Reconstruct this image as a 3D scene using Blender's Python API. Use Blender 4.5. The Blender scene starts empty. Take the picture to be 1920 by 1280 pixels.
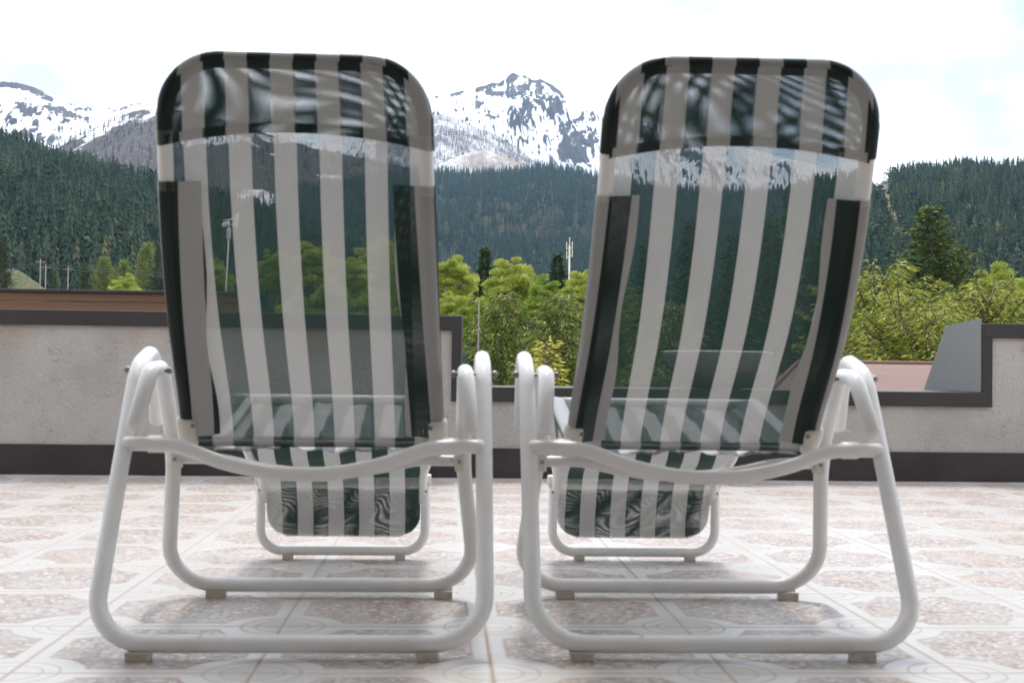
import bpy, math, random
import numpy as np
from mathutils import Vector, Matrix

random.seed(7)
RNG = np.random.default_rng(11)
scene = bpy.context.scene
COL = scene.collection
PI = math.pi

# ------------------------------------------------------------------ camera
F = 2440.0                      # focal length in photo pixels (1920 wide)
CAM = Vector((0.0, 0.0, 0.449))
YAW, PITCH, ROLL = math.atan(130 / F), math.atan(60 / F), math.radians(0.7)
RC = (Matrix.Rotation(-YAW, 3, 'Z') @ Matrix.Rotation(PI / 2 + PITCH, 3, 'X') @ Matrix.Rotation(ROLL, 3, 'Z'))


def P(px, py, Y):
    """world point seen at a photo pixel, at distance Y along the terrace axis"""
    d = RC @ Vector(((px - 960) / F, -(py - 640) / F, -1.0))
    return CAM + d * (Y / d.y)


cam_data = bpy.data.cameras.new('camera')
cam = bpy.data.objects.new('camera', cam_data)
COL.objects.link(cam)
cam.matrix_world = Matrix.Translation(CAM) @ RC.to_4x4()
cam_data.sensor_width = 36.0
cam_data.lens = F / 1920 * 36.0
cam_data.clip_start = 0.05
cam_data.clip_end = 40000
cam_data.dof.use_dof = True
cam_data.dof.focus_distance = 45.0
cam_data.dof.aperture_fstop = 12.0
scene.camera = cam


# ------------------------------------------------------------------ object helpers
def link(o, parent=None):
    COL.objects.link(o)
    if parent is not None:
        o.parent = parent
    return o


def tag(o, label=None, cat=None, group=None, kind=None):
    if label: o['label'] = label
    if cat: o['category'] = cat
    if group: o['group'] = group
    if kind: o['kind'] = kind
    return o


def thing(name, label, cat, loc=(0, 0, 0), rz=0.0, group=None):
    o = bpy.data.objects.new(name, None)
    o.empty_display_size = 0.1
    link(o)
    o.location = loc
    o.rotation_euler = (0, 0, rz)
    return tag(o, label, cat, group)


def copy_tree(src, parent=None):
    c = src.copy()
    link(c, parent)
    for ch in src.children:
        copy_tree(ch, c)
    return c


class MB:
    """collects vertices and faces for one mesh object"""
    def __init__(self):
        self.v, self.f, self.uv, self.sm = [], [], [], True

    def add(self, vs, fs, uvs=None):
        b = len(self.v)
        self.v += [tuple(p) for p in vs]
        self.f += [tuple(i + b for i in f) for f in fs]
        self.uv += (list(uvs) if uvs is not None else [(0, 0)] * len(vs))

    def box(self, x0, x1, y0, y1, z0, z1):
        vs = [(x, y, z) for z in (z0, z1) for y in (y0, y1) for x in (x0, x1)]
        self.add(vs, [(0, 2, 3, 1), (4, 5, 7, 6), (0, 1, 5, 4), (2, 6, 7, 3), (0, 4, 6, 2), (1, 3, 7, 5)])

    def prism(self, poly, axis, a, b):
        """polygon in the plane normal to axis ('x': (y,z); 'y': (x,z)), extruded a..b"""
        n = len(poly)
        mk = (lambda p, t: (t, p[0], p[1])) if axis == 'x' else (lambda p, t: (p[0], t, p[1]))
        vs = [mk(p, a) for p in poly] + [mk(p, b) for p in poly]
        fs = [tuple(range(n))[::-1], tuple(range(n, 2 * n))]
        fs += [(i, (i + 1) % n, n + (i + 1) % n, n + i) for i in range(n)]
        self.add(vs, fs)

    def tube(self, pts, r, seg=14, caps=True):
        pts = [Vector(p) for p in pts]
        n = len(pts)
        rad = r if isinstance(r, (list, tuple)) else [r] * n
        T = []
        for i in range(n):
            t = pts[min(i + 1, n - 1)] - pts[max(i - 1, 0)]
            T.append(t.normalized())
        up = Vector((0, 0, 1)) if abs(T[0].z) < 0.9 else Vector((1, 0, 0))
        nrm = (up - T[0] * up.dot(T[0])).normalized()
        vs, fs = [], []
        for i in range(n):
            nrm = (nrm - T[i] * nrm.dot(T[i])).normalized()
            bi = T[i].cross(nrm)
            for k in range(seg):
                a = 2 * PI * k / seg
                vs.append(pts[i] + (nrm * math.cos(a) + bi * math.sin(a)) * rad[i])
        for i in range(n - 1):
            for k in range(seg):
                k2 = (k + 1) % seg
                fs.append((i * seg + k, i * seg + k2, (i + 1) * seg + k2, (i + 1) * seg + k))
        if caps:
            # domed ends
            for e, d in ((0, -T[0]), (n - 1, T[-1])):
                base = e * seg
                c = pts[e] + d * rad[e] * 0.35
                ring = len(vs)
                for k in range(seg):
                    vs.append(pts[e] + (vs[base + k] - pts[e]) * 0.72 + d * rad[e] * 0.25)
                vs.append(c)
                for k in range(seg):
                    k2 = (k + 1) % seg
                    if e == 0:
                        fs.append((base + k2, base + k, ring + k, ring + k2))
                        fs.append((ring + k2, ring + k, ring + seg))
                    else:
                        fs.append((base + k, base + k2, ring + k2, ring + k))
                        fs.append((ring + k, ring + k2, ring + seg))
        self.add(vs, fs)

    def lathe(self, prof, seg=40, c=(0, 0, 0)):
        vs, fs = [], []
        for r, z in prof:
            for k in range(seg):
                a = 2 * PI * k / seg
                vs.append((c[0] + r * math.cos(a), c[1] + r * math.sin(a), c[2] + z))
        for i in range(len(prof) - 1):
            for k in range(seg):
                k2 = (k + 1) % seg
                fs.append((i * seg + k, i * seg + k2, (i + 1) * seg + k2, (i + 1) * seg + k))
        self.add(vs, fs)

    def grid(self, rows, uvrows=None):
        n, m = len(rows), len(rows[0])
        vs = [p for r in rows for p in r]
        uv = [p for r in uvrows for p in r] if uvrows else None
        fs = [(i * m + j, i * m + j + 1, (i + 1) * m + j + 1, (i + 1) * m + j) for i in range(n - 1) for j in range(m - 1)]
        self.add(vs, fs, uv)

    def build(self, name, mat, parent=None, smooth=True, bevel=0.0, auto=None):
        me = bpy.data.meshes.new(name)
        me.from_pydata(self.v, [], self.f)
        uvl = me.uv_layers.new(name='UVMap')
        li = np.empty(len(me.loops), dtype=np.int32)
        me.loops.foreach_get('vertex_index', li)
        uvl.data.foreach_set('uv', np.array(self.uv, dtype=np.float32)[li].ravel())
        me.polygons.foreach_set('use_smooth', [smooth] * len(me.polygons))
        me.materials.append(mat)
        me.update()
        o = bpy.data.objects.new(name, me)
        link(o, parent)
        if bevel:
            b = o.modifiers.new('bevel', 'BEVEL')
            b.width = bevel
            b.segments = 2
            b.limit_method = 'ANGLE'
        return o


def np_mesh(name, V, Fc, mat, parent=None, smooth=False, attrs=None):
    """fast mesh from arrays, Fc is (n,3) or (n,4)"""
    me = bpy.data.meshes.new(name)
    k = Fc.shape[1]
    me.vertices.add(len(V))
    me.vertices.foreach_set('co', np.ascontiguousarray(V, dtype=np.float32).ravel())
    me.loops.add(Fc.size)
    me.loops.foreach_set('vertex_index', np.ascontiguousarray(Fc, dtype=np.int32).ravel())
    me.polygons.add(len(Fc))
    me.polygons.foreach_set('loop_start', np.arange(0, Fc.size, k, dtype=np.int32))
    me.polygons.foreach_set('loop_total', np.full(len(Fc), k, dtype=np.int32))
    me.update(calc_edges=True)
    me.polygons.foreach_set('use_smooth', np.full(len(Fc), smooth, dtype=bool))
    if attrs:
        for an, av in attrs.items():
            at = me.attributes.new(an, 'FLOAT', 'POINT')
            at.data.foreach_set('value', np.ascontiguousarray(av, dtype=np.float32).ravel())
    me.materials.append(mat)
    o = bpy.data.objects.new(name, me)
    link(o, parent)
    return o


def fillet(pts, rads, n=7):
    """round the inner corners of a 3D polyline"""
    pts = [Vector(p) for p in pts]
    out = [pts[0]]
    for i in range(1, len(pts) - 1):
        a, b, c = pts[i - 1], pts[i], pts[i + 1]
        u, v = (a - b), (c - b)
        lu, lv = u.length, v.length
        u.normalize(); v.normalize()
        ang = u.angle(v)
        d = min(rads[i] / max(math.tan(ang / 2), 1e-4), lu * 0.49, lv * 0.49)
        p0, p2 = b + u * d, b + v * d
        for k in range(n + 1):
            t = k / n
            # rational arc close to a circle
            w = math.sin(ang / 2)
            num = p0 * (1 - t) ** 2 + b * (2 * w * t * (1 - t)) + p2 * t ** 2
            out.append(num / ((1 - t) ** 2 + 2 * w * t * (1 - t) + t ** 2))
    out.append(pts[-1])
    return out


# ------------------------------------------------------------------ noise (numpy)
_perm = RNG.permutation(512)
_perm = np.concatenate([_perm, _perm, _perm])
_gr = RNG.uniform(0, 2 * PI, 512)


def perlin(x, y):
    xi, yi = np.floor(x).astype(int), np.floor(y).astype(int)
    xf, yf = x - xi, y - yi
    xi %= 512; yi %= 512
    u, v = xf * xf * xf * (xf * (xf * 6 - 15) + 10), yf * yf * yf * (yf * (yf * 6 - 15) + 10)

    def g(ix, iy, dx, dy):
        a = _gr[_perm[_perm[ix % 512] + iy % 512] % 512]
        return np.cos(a) * dx + np.sin(a) * dy
    n00, n10 = g(xi, yi, xf, yf), g(xi + 1, yi, xf - 1, yf)
    n01, n11 = g(xi, yi + 1, xf, yf - 1), g(xi + 1, yi + 1, xf - 1, yf - 1)
    return (n00 * (1 - u) + n10 * u) * (1 - v) + (n01 * (1 - u) + n11 * u) * v


def fbm(x, y, o=5, gain=0.5):
    s, a, t = 0, 1.0, 0
    for i in range(o):
        s = s + a * perlin(x * 2 ** i + 17.3 * i, y * 2 ** i + 9.1 * i)
        t += a
        a *= gain
    return s / t


def ridged(x, y, o=5, gain=0.55):
    s, a, t = 0, 1.0, 0
    for i in range(o):
        s = s + a * (1 - np.abs(perlin(x * 2 ** i + 31.7 * i, y * 2 ** i + 5.3 * i)) * 2.2)
        t += a
        a *= gain
    return s / t


# ------------------------------------------------------------------ materials
def new_mat(name):
    m = bpy.data.materials.new(name)
    m.use_nodes = True
    nt = m.node_tree
    nt.nodes.clear()
    out = nt.nodes.new('ShaderNodeOutputMaterial')
    return m, nt, out


class N:
    """tiny node-graph helper"""
    def __init__(self, nt):
        self.nt = nt

    def node(self, typ, **kw):
        n = self.nt.nodes.new(typ)
        for k, v in kw.items():
            setattr(n, k, v)
        return n

    def put(self, sock, v):
        if hasattr(v, 'is_output') or isinstance(v, bpy.types.NodeSocket):
            self.nt.links.new(v, sock)
        else:
            if isinstance(v, (tuple, list)) and len(v) == 3 and len(getattr(sock, 'default_value', ())) == 4:
                v = (*v, 1.0)
            sock.default_value = v

    def math(self, op, a, b=0.0, c=None):
        n = self.node('ShaderNodeMath', operation=op)
        self.put(n.inputs[0], a); self.put(n.inputs[1], b)
        if c is not None: self.put(n.inputs[2], c)
        return n.outputs[0]

    def mix(self, fac, a, b):
        n = self.node('ShaderNodeMix', data_type='RGBA')
        self.put(n.inputs[0], fac); self.put(n.inputs[6], a); self.put(n.inputs[7], b)
        return n.outputs[2]

    def mixf(self, fac, a, b):
        n = self.node('ShaderNodeMix', data_type='FLOAT')
        self.put(n.inputs[0], fac); self.put(n.inputs[2], a); self.put(n.inputs[3], b)
        return n.outputs[0]

    def noise(self, vec, scale, detail=4, rough=0.55, dist=0.0, out=0):
        n = self.node('ShaderNodeTexNoise')
        if vec is not None: self.put(n.inputs['Vector'], vec)
        n.inputs['Scale'].default_value = scale
        n.inputs['Detail'].default_value = detail
        n.inputs['Roughness'].default_value = rough
        n.inputs['Distortion'].default_value = dist
        return n.outputs[out]

    def ramp(self, fac, stops, interp='LINEAR'):
        n = self.node('ShaderNodeValToRGB')
        n.color_ramp.interpolation = interp
        e = n.color_ramp.elements
        while len(e) < len(stops): e.new(0.5)
        for el, (p, c) in zip(e, stops):
            el.position = p
            el.color = (c, c, c, 1) if isinstance(c, (int, float)) else (*c, 1)
        self.put(n.inputs[0], fac)
        return n.outputs[0]

    def vscale(self, vec, s):
        n = self.node('ShaderNodeMapping')
        self.put(n.inputs[0], vec)
        n.inputs['Scale'].default_value = s
        return n.outputs[0]

    def pos(self):
        return self.node('ShaderNodeNewGeometry').outputs['Position']

    def obj(self):
        return self.node('ShaderNodeTexCoord').outputs['Object']

    def bump(self, h, strength=0.3, dist=0.01):
        n = self.node('ShaderNodeBump')
        n.inputs['Strength'].default_value = strength
        n.inputs['Distance'].default_value = dist
        self.put(n.inputs['Height'], h)
        return n.outputs[0]

    def principled(self, color, rough=0.5, spec=0.5, metal=0.0, normal=None):
        n = self.node('ShaderNodeBsdfPrincipled')
        self.put(n.inputs['Base Color'], color)
        self.put(n.inputs['Roughness'], rough)
        self.put(n.inputs['Specular IOR Level'], spec)
        self.put(n.inputs['Metallic'], metal)
        if normal is not None: self.put(n.inputs['Normal'], normal)
        return n.outputs[0]


def simple(name, c1, c2, scale=8.0, rough=0.55, spec=0.4, bump=0.0, bscale=60.0, metal=0.0, stretch=(1, 1, 1)):
    m, nt, out = new_mat(name)
    g = N(nt)
    v = g.vscale(g.obj(), stretch)
    col = g.mix(g.ramp(g.noise(v, scale), [(0.3, 0.0), (0.7, 1.0)]), c1, c2)
    nr = g.bump(g.noise(v, bscale, 5), bump, 0.004) if bump else None
    nt.links.new(g.principled(col, rough, spec, metal, nr), out.inputs[0])
    return m


M_WHITE = None


def mat_white():
    m, nt, out = new_mat('white_paint')
    g = N(nt)
    o = g.obj()
    col = g.mix(g.ramp(g.noise(o, 9.0, 6), [(0.35, 0.0), (0.75, 1.0)]), (0.80, 0.80, 0.795), (0.72, 0.715, 0.70))
    # rust freckles and scuffs
    sp = g.ramp(g.noise(o, 42.0, 3), [(0.69, 0.0), (0.76, 0.8)])
    col = g.mix(sp, col, (0.42, 0.30, 0.19))
    rgh = g.mixf(g.noise(o, 30.0), 0.30, 0.45)
    nt.links.new(g.principled(col, rgh, 0.45, 0, g.bump(g.noise(o, 140.0), 0.06, 0.002)), out.inputs[0])
    return m


def mat_fabric(name, offset, pitch=0.0011, a_dark=0.515, a_pale=0.385):
    """striped mesh cloth: woven threads with real gaps, stripes along the cloth"""
    m, nt, out = new_mat(name)
    g = N(nt)
    uv = g.node('ShaderNodeUVMap', uv_map='UVMap').outputs[0]
    sep = g.node('ShaderNodeSeparateXYZ')
    nt.links.new(uv, sep.inputs[0])
    w, v = sep.outputs[0], sep.outputs[1]
    st = g.math('FRACT', g.math('ADD', g.math('DIVIDE', g.math('ADD', w, offset), 0.072), 100.0))
    dark = g.math('LESS_THAN', st, 0.5)
    a = g.mixf(dark, a_pale, a_dark)
    hx = g.math('LESS_THAN', g.math('FRACT', g.math('ADD', g.math('DIVIDE', w, pitch), 2000.0)), a)
    hy = g.math('LESS_THAN', g.math('FRACT', g.math('ADD', g.math('DIVIDE', v, pitch), 2000.0)), a)
    hole = g.math('MULTIPLY', hx, hy)
    nz = g.noise(g.vscale(uv, (260, 30, 1)), 1.0, 3)
    nz2 = g.noise(g.vscale(uv, (9, 9, 1)), 1.0, 4)
    pale = g.mix(nz, (0.60, 0.602, 0.590), (0.68, 0.682, 0.668))
    pale = g.mix(g.ramp(nz2, [(0.5, 0.0), (0.85, 0.45)]), pale, (0.48, 0.455, 0.40))
    drk = g.mix(nz, (0.006, 0.021, 0.018), (0.013, 0.038, 0.032))
    col = g.mix(dark, pale, drk)
    d = g.principled(col, 0.30, 0.5)
    t = g.node('ShaderNodeBsdfTranslucent')
    tcol = g.mix(dark, (0.21, 0.208, 0.20), (0.010, 0.030, 0.026))
    nt.links.new(tcol, t.inputs[0])
    mx = g.node('ShaderNodeMixShader')
    g.put(mx.inputs[0], g.mixf(dark, 0.42, 0.42))
    nt.links.new(d, mx.inputs[1]); nt.links.new(t.outputs[0], mx.inputs[2])
    tr = g.node('ShaderNodeBsdfTransparent')
    mh = g.node('ShaderNodeMixShader')
    nt.links.new(hole, mh.inputs[0])
    nt.links.new(mx.outputs[0], mh.inputs[1]); nt.links.new(tr.outputs[0], mh.inputs[2])
    nt.links.new(mh.outputs[0], out.inputs[0])
    return m


TILE, TX, TY = 0.3555, 0.081, 1.962


def mat_tiles():
    m, nt, out = new_mat('patterned_terrace_tiles')
    g = N(nt)
    p = g.pos()
    sep = g.node('ShaderNodeSeparateXYZ')
    nt.links.new(p, sep.inputs[0])
    tu = g.math('ADD', g.math('DIVIDE', g.math('SUBTRACT', sep.outputs[0], TX), TILE), 100.0)
    tv = g.math('ADD', g.math('DIVIDE', g.math('SUBTRACT', sep.outputs[1], TY), TILE), 100.0)
    fu, fv = g.math('FRACT', tu), g.math('FRACT', tv)
    # distance to the joints and to the crossings, in metres
    du = g.math('MULTIPLY', g.math('MINIMUM', fu, g.math('SUBTRACT', 1.0, fu)), TILE)
    dv = g.math('MULTIPLY', g.math('MINIMUM', fv, g.math('SUBTRACT', 1.0, fv)), TILE)
    wob = g.math('MULTIPLY', g.math('SUBTRACT', g.noise(p, 14.0, 3), 0.5), 0.006)
    dmin = g.math('ADD', g.math('MINIMUM', du, dv), wob)
    dc = g.math('ADD', g.math('SQRT', g.math('ADD', g.math('MULTIPLY', du, du), g.math('MULTIPLY', dv, dv))), wob)
    grout = g.ramp(g.math('MINIMUM', du, dv), [(0.0022, 1.0), (0.0042, 0.0)])
    # speckled field inside, white border outside, round motif on the crossings
    fe = g.math('MINIMUM', g.math('SUBTRACT', dmin, 0.029), g.math('SUBTRACT', dc, 0.110))
    field = g.ramp(g.math('ADD', g.math('MULTIPLY', fe, 40.0), 0.5), [(0.45, 0.0), (0.55, 1.0)])
    edge = g.ramp(g.math('ABSOLUTE', g.math('SUBTRACT', fe, -0.001)), [(0.0008, 1.0), (0.0028, 0.0)])
    ring1 = g.ramp(g.math('ABSOLUTE', g.math('SUBTRACT', dc, 0.072)), [(0.0012, 1.0), (0.0034, 0.0)])
    ring2 = g.ramp(g.math('ABSOLUTE', g.math('SUBTRACT', dc, 0.047)), [(0.001, 1.0), (0.0030, 0.0)])
    lines = g.math('MAXIMUM', g.math('MAXIMUM', edge, ring1), ring2)
    vor = g.node('ShaderNodeTexVoronoi')
    vor.inputs['Scale'].default_value = 125.0
    nt.links.new(p, vor.inputs['Vector'])
    cell = g.node('ShaderNodeSeparateColor')
    nt.links.new(vor.outputs['Color'], cell.inputs[0])
    speck = g.ramp(cell.outputs[0], [(0.0, (0.165, 0.108, 0.091)), (0.25, (0.27, 0.196, 0.169)), (0.5, (0.355, 0.277, 0.243)),
                                     (0.80, (0.41, 0.355, 0.315)), (1.0, (0.70, 0.67, 0.64))])
    big = g.noise(p, 7.0, 4)
    speck = g.mix(g.ramp(big, [(0.38, 0.0), (0.62, 0.65)]), speck, g.mix(cell.outputs[1], (0.24, 0.212, 0.20), (0.60, 0.58, 0.56)))
    ochre = g.ramp(g.noise(p, 4.3, 3), [(0.55, 0.0), (0.72, 0.5)])
    speck = g.mix(ochre, speck, (0.46, 0.33, 0.22))
    border = g.mix(g.noise(p, 11.0, 5), (0.58, 0.56, 0.54), (0.49, 0.465, 0.44))
    dirt = g.ramp(g.noise(p, 2.6, 5), [(0.52, 0.0), (0.78, 0.55)])
    border = g.mix(dirt, border, (0.40, 0.32, 0.265))
    col = g.mix(field, border, speck)
    col = g.mix(g.math('MULTIPLY', lines, 0.55), col, (0.27, 0.22, 0.19))
    gcol = g.mix(g.noise(p, 17.0, 3), (0.25, 0.20, 0.17), (0.42, 0.32, 0.26))
    col = g.mix(grout, col, gcol)
    h = g.math('SUBTRACT', g.math('MULTIPLY', g.noise(p, 160.0, 3), g.mixf(field, 0.25, 1.0)),
               g.math('ADD', g.math('MULTIPLY', grout, 2.2), g.math('MULTIPLY', lines, 0.35)))
    rgh = g.math('ADD', g.mixf(field, 0.30, 0.42), g.math('MULTIPLY', g.math('MAXIMUM', grout, lines), 0.4))
    nt.links.new(g.principled(col, rgh, 0.5, 0, g.bump(h, 0.4, 0.002)), out.inputs[0])
    return m


def mat_stucco():
    m, nt, out = new_mat('rough_stucco')
    g = N(nt)
    p = g.pos()
    col = g.mix(g.ramp(g.noise(p, 3.0, 6), [(0.35, 0.0), (0.7, 1.0)]), (0.47, 0.445, 0.42), (0.355, 0.332, 0.315))
    sep = g.node('ShaderNodeSeparateXYZ')
    nt.links.new(p, sep.inputs[0])
    # short scratched-in marks of the scraped plaster
    marks = g.ramp(g.noise(p, 34.0, 2, 0.5, 2.6), [(0.59, 0.0), (0.69, 0.75)])
    marks = g.math('MULTIPLY', marks, g.ramp(g.noise(p, 5.0, 3), [(0.40, 0.0), (0.66, 1.0)]))
    col = g.mix(marks, col, (0.21, 0.185, 0.175))
    # rusty run-off staining close under the coping
    near = g.ramp(sep.outputs[2], [(0.50, 0.0), (0.66, 1.0)])
    st = g.math('MULTIPLY', near, g.ramp(g.noise(g.vscale(p, (1, 1, 0.35)), 4.0, 5), [(0.45, 0.0), (0.70, 0.8)]))
    col = g.mix(st, col, (0.36, 0.25, 0.18))
    fl = g.ramp(g.noise(g.vscale(p, (1.0, 1.0, 0.2)), 9.0, 5), [(0.5, 0.0), (0.8, 0.35)])
    col = g.mix(fl, col, (0.33, 0.30, 0.285))
    h = g.math('SUBTRACT', g.noise(p, 60.0, 6, 0.65), g.math('MULTIPLY', marks, 0.35))
    nt.links.new(g.principled(col, 0.9, 0.2, 0, g.bump(h, 0.8, 0.011)), out.inputs[0])
    return m


def mat_leaf(name, stops, transl=0.35, nscale=0.0, rough=0.5):
    m, nt, out = new_mat(name)
    g = N(nt)
    geo = g.node('ShaderNodeNewGeometry')
    r = geo.outputs['Random Per Island']
    if nscale:
        r = g.math('ADD', g.math('MULTIPLY', r, 0.55), g.math('MULTIPLY', g.ramp(g.noise(g.obj(), nscale, 3), [(0.3, 0.0), (0.7, 1.0)]), 0.45))
    col = g.ramp(r, stops)
    d = g.principled(col, rough, 0.25)
    t = g.node('ShaderNodeBsdfTranslucent')
    nt.links.new(col, t.inputs[0])
    mx = g.node('ShaderNodeMixShader')
    mx.inputs[0].default_value = transl
    nt.links.new(d, mx.inputs[1]); nt.links.new(t.outputs[0], mx.inputs[2])
    nt.links.new(mx.outputs[0], out.inputs[0])
    return m


def mat_snow(name, bias=0.0, low=0.0):
    m, nt, out = new_mat(name)
    g = N(nt)
    p = g.pos()
    at = g.node('ShaderNodeAttribute', attribute_name='rock')
    n1 = g.noise(g.vscale(p, (1, 0.4, 0.8)), 0.0030, 9, 0.64, 0.4)
    n2 = g.noise(g.vscale(p, (1, 0.4, 0.5)), 0.04, 5, 0.6)
    k = g.math('ADD', at.outputs['Fac'], g.math('ADD', g.math('MULTIPLY', g.math('SUBTRACT', n1, 0.5), 1.45), g.math('MULTIPLY', g.math('SUBTRACT', n2, 0.5), 0.65)))
    rock = g.ramp(g.math('ADD', k, bias), [(0.50, 0.0), (0.56, 1.0)])
    rc = g.mix(g.noise(p, 0.03, 5), (0.026, 0.021, 0.027), (0.085, 0.07, 0.075))
    col = g.mix(rock, (0.88, 0.89, 0.91), rc)
    nt.links.new(g.principled(col, 0.75, 0.15, 0, g.bump(g.noise(p, 0.03, 6), 0.6, 12.0)), out.inputs[0])
    return m


def mat_hill(name, c1, c2, c3, s=0.01, snow=False):
    m, nt, out = new_mat(name)
    g = N(nt)
    p = g.pos()
    col = g.mix(g.ramp(g.noise(p, s, 5), [(0.35, 0), (0.65, 1)]), c1, c2)
    col = g.mix(g.ramp(g.noise(p, s * 7, 4), [(0.45, 0), (0.7, 1)]), col, c3)
    if snow:
        col = g.mix(g.ramp(g.noise(g.vscale(p, (1, 0.35, 1.6)), 0.0042, 7, 0.6), [(0.555, 0.0), (0.585, 1.0)]), col, (0.80, 0.80, 0.82))
    nt.links.new(g.principled(col, 0.9, 0.1), out.inputs[0])
    return m


WHITE = mat_white()
PLASTIC = simple('cream_plastic', (0.74, 0.71, 0.66), (0.62, 0.58, 0.52), 14, 0.4, 0.4)
FOOTPL = simple('worn_beige_plastic', (0.60, 0.565, 0.51), (0.45, 0.40, 0.34), 40, 0.6, 0.3)
STEEL = simple('dull_steel', (0.34, 0.34, 0.34), (0.18, 0.16, 0.14), 60, 0.4, 0.5, metal=0.8)
TILES = mat_tiles()
STUCCO = mat_stucco()
CAPM = simple('dark_brown_sheet_metal', (0.026, 0.023, 0.023), (0.038, 0.034, 0.033), 3, 0.5, 0.4, 0.04, 9)
SKIRT = simple('dark_skirting', (0.026, 0.020, 0.021), (0.042, 0.033, 0.033), 5, 0.55, 0.35, 0.1, 30)
CHEEK = simple('grey_sheet_metal', (0.19, 0.187, 0.19), (0.22, 0.217, 0.22), 2, 0.55, 0.35, 0.03, 6)
WOOD = simple('brown_stained_board', (0.115, 0.060, 0.038), (0.18, 0.098, 0.062), 3, 0.6, 0.3, 0.25, 22, stretch=(0.12, 1, 5))
BLACKM = simple('black_painted_metal', (0.02, 0.02, 0.022), (0.035, 0.033, 0.033), 6, 0.45, 0.4)
REDROOF = simple('faded_red_roof_sheet', (0.165, 0.098, 0.082), (0.215, 0.130, 0.110), 1.6, 0.75, 0.2, 0.1, 6, stretch=(0.25, 1, 1))
PLASTER = simple('pale_plaster', (0.58, 0.56, 0.535), (0.50, 0.48, 0.455), 2, 0.85, 0.2, 0.2, 30)
DARKWOOD = simple('house_boards', (0.15, 0.10, 0.07), (0.22, 0.15, 0.10), 3, 0.7, 0.3, 0.2, 20, stretch=(1, 1, 0.1))
STONE = simple('grey_cast_stone', (0.27, 0.26, 0.26), (0.20, 0.195, 0.20), 14, 0.8, 0.3, 0.3, 70)
SOIL = simple('dark_soil', (0.05, 0.035, 0.025), (0.09, 0.065, 0.045), 30, 0.95, 0.1, 0.6, 60)
BARK = simple('bark', (0.10, 0.075, 0.055), (0.19, 0.15, 0.115), 6, 0.9, 0.15, 0.5, 14, stretch=(1, 1, 0.25))
PALEBARK = simple('pale_bark', (0.34, 0.30, 0.27), (0.24, 0.20, 0.18), 6, 0.9, 0.15, 0.3, 14)
SLEEVE_SHADE = simple('grey_sleeve_shade', (0.10, 0.10, 0.098), (0.14, 0.14, 0.137), 20, 0.8, 0.2)  # darkens the white tube as if shaded by its sleeve
FAB_L = mat_fabric('striped_mesh_cloth', 0.0)
FAB_R = mat_fabric('striped_mesh_cloth_symmetric', 0.018)


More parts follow.
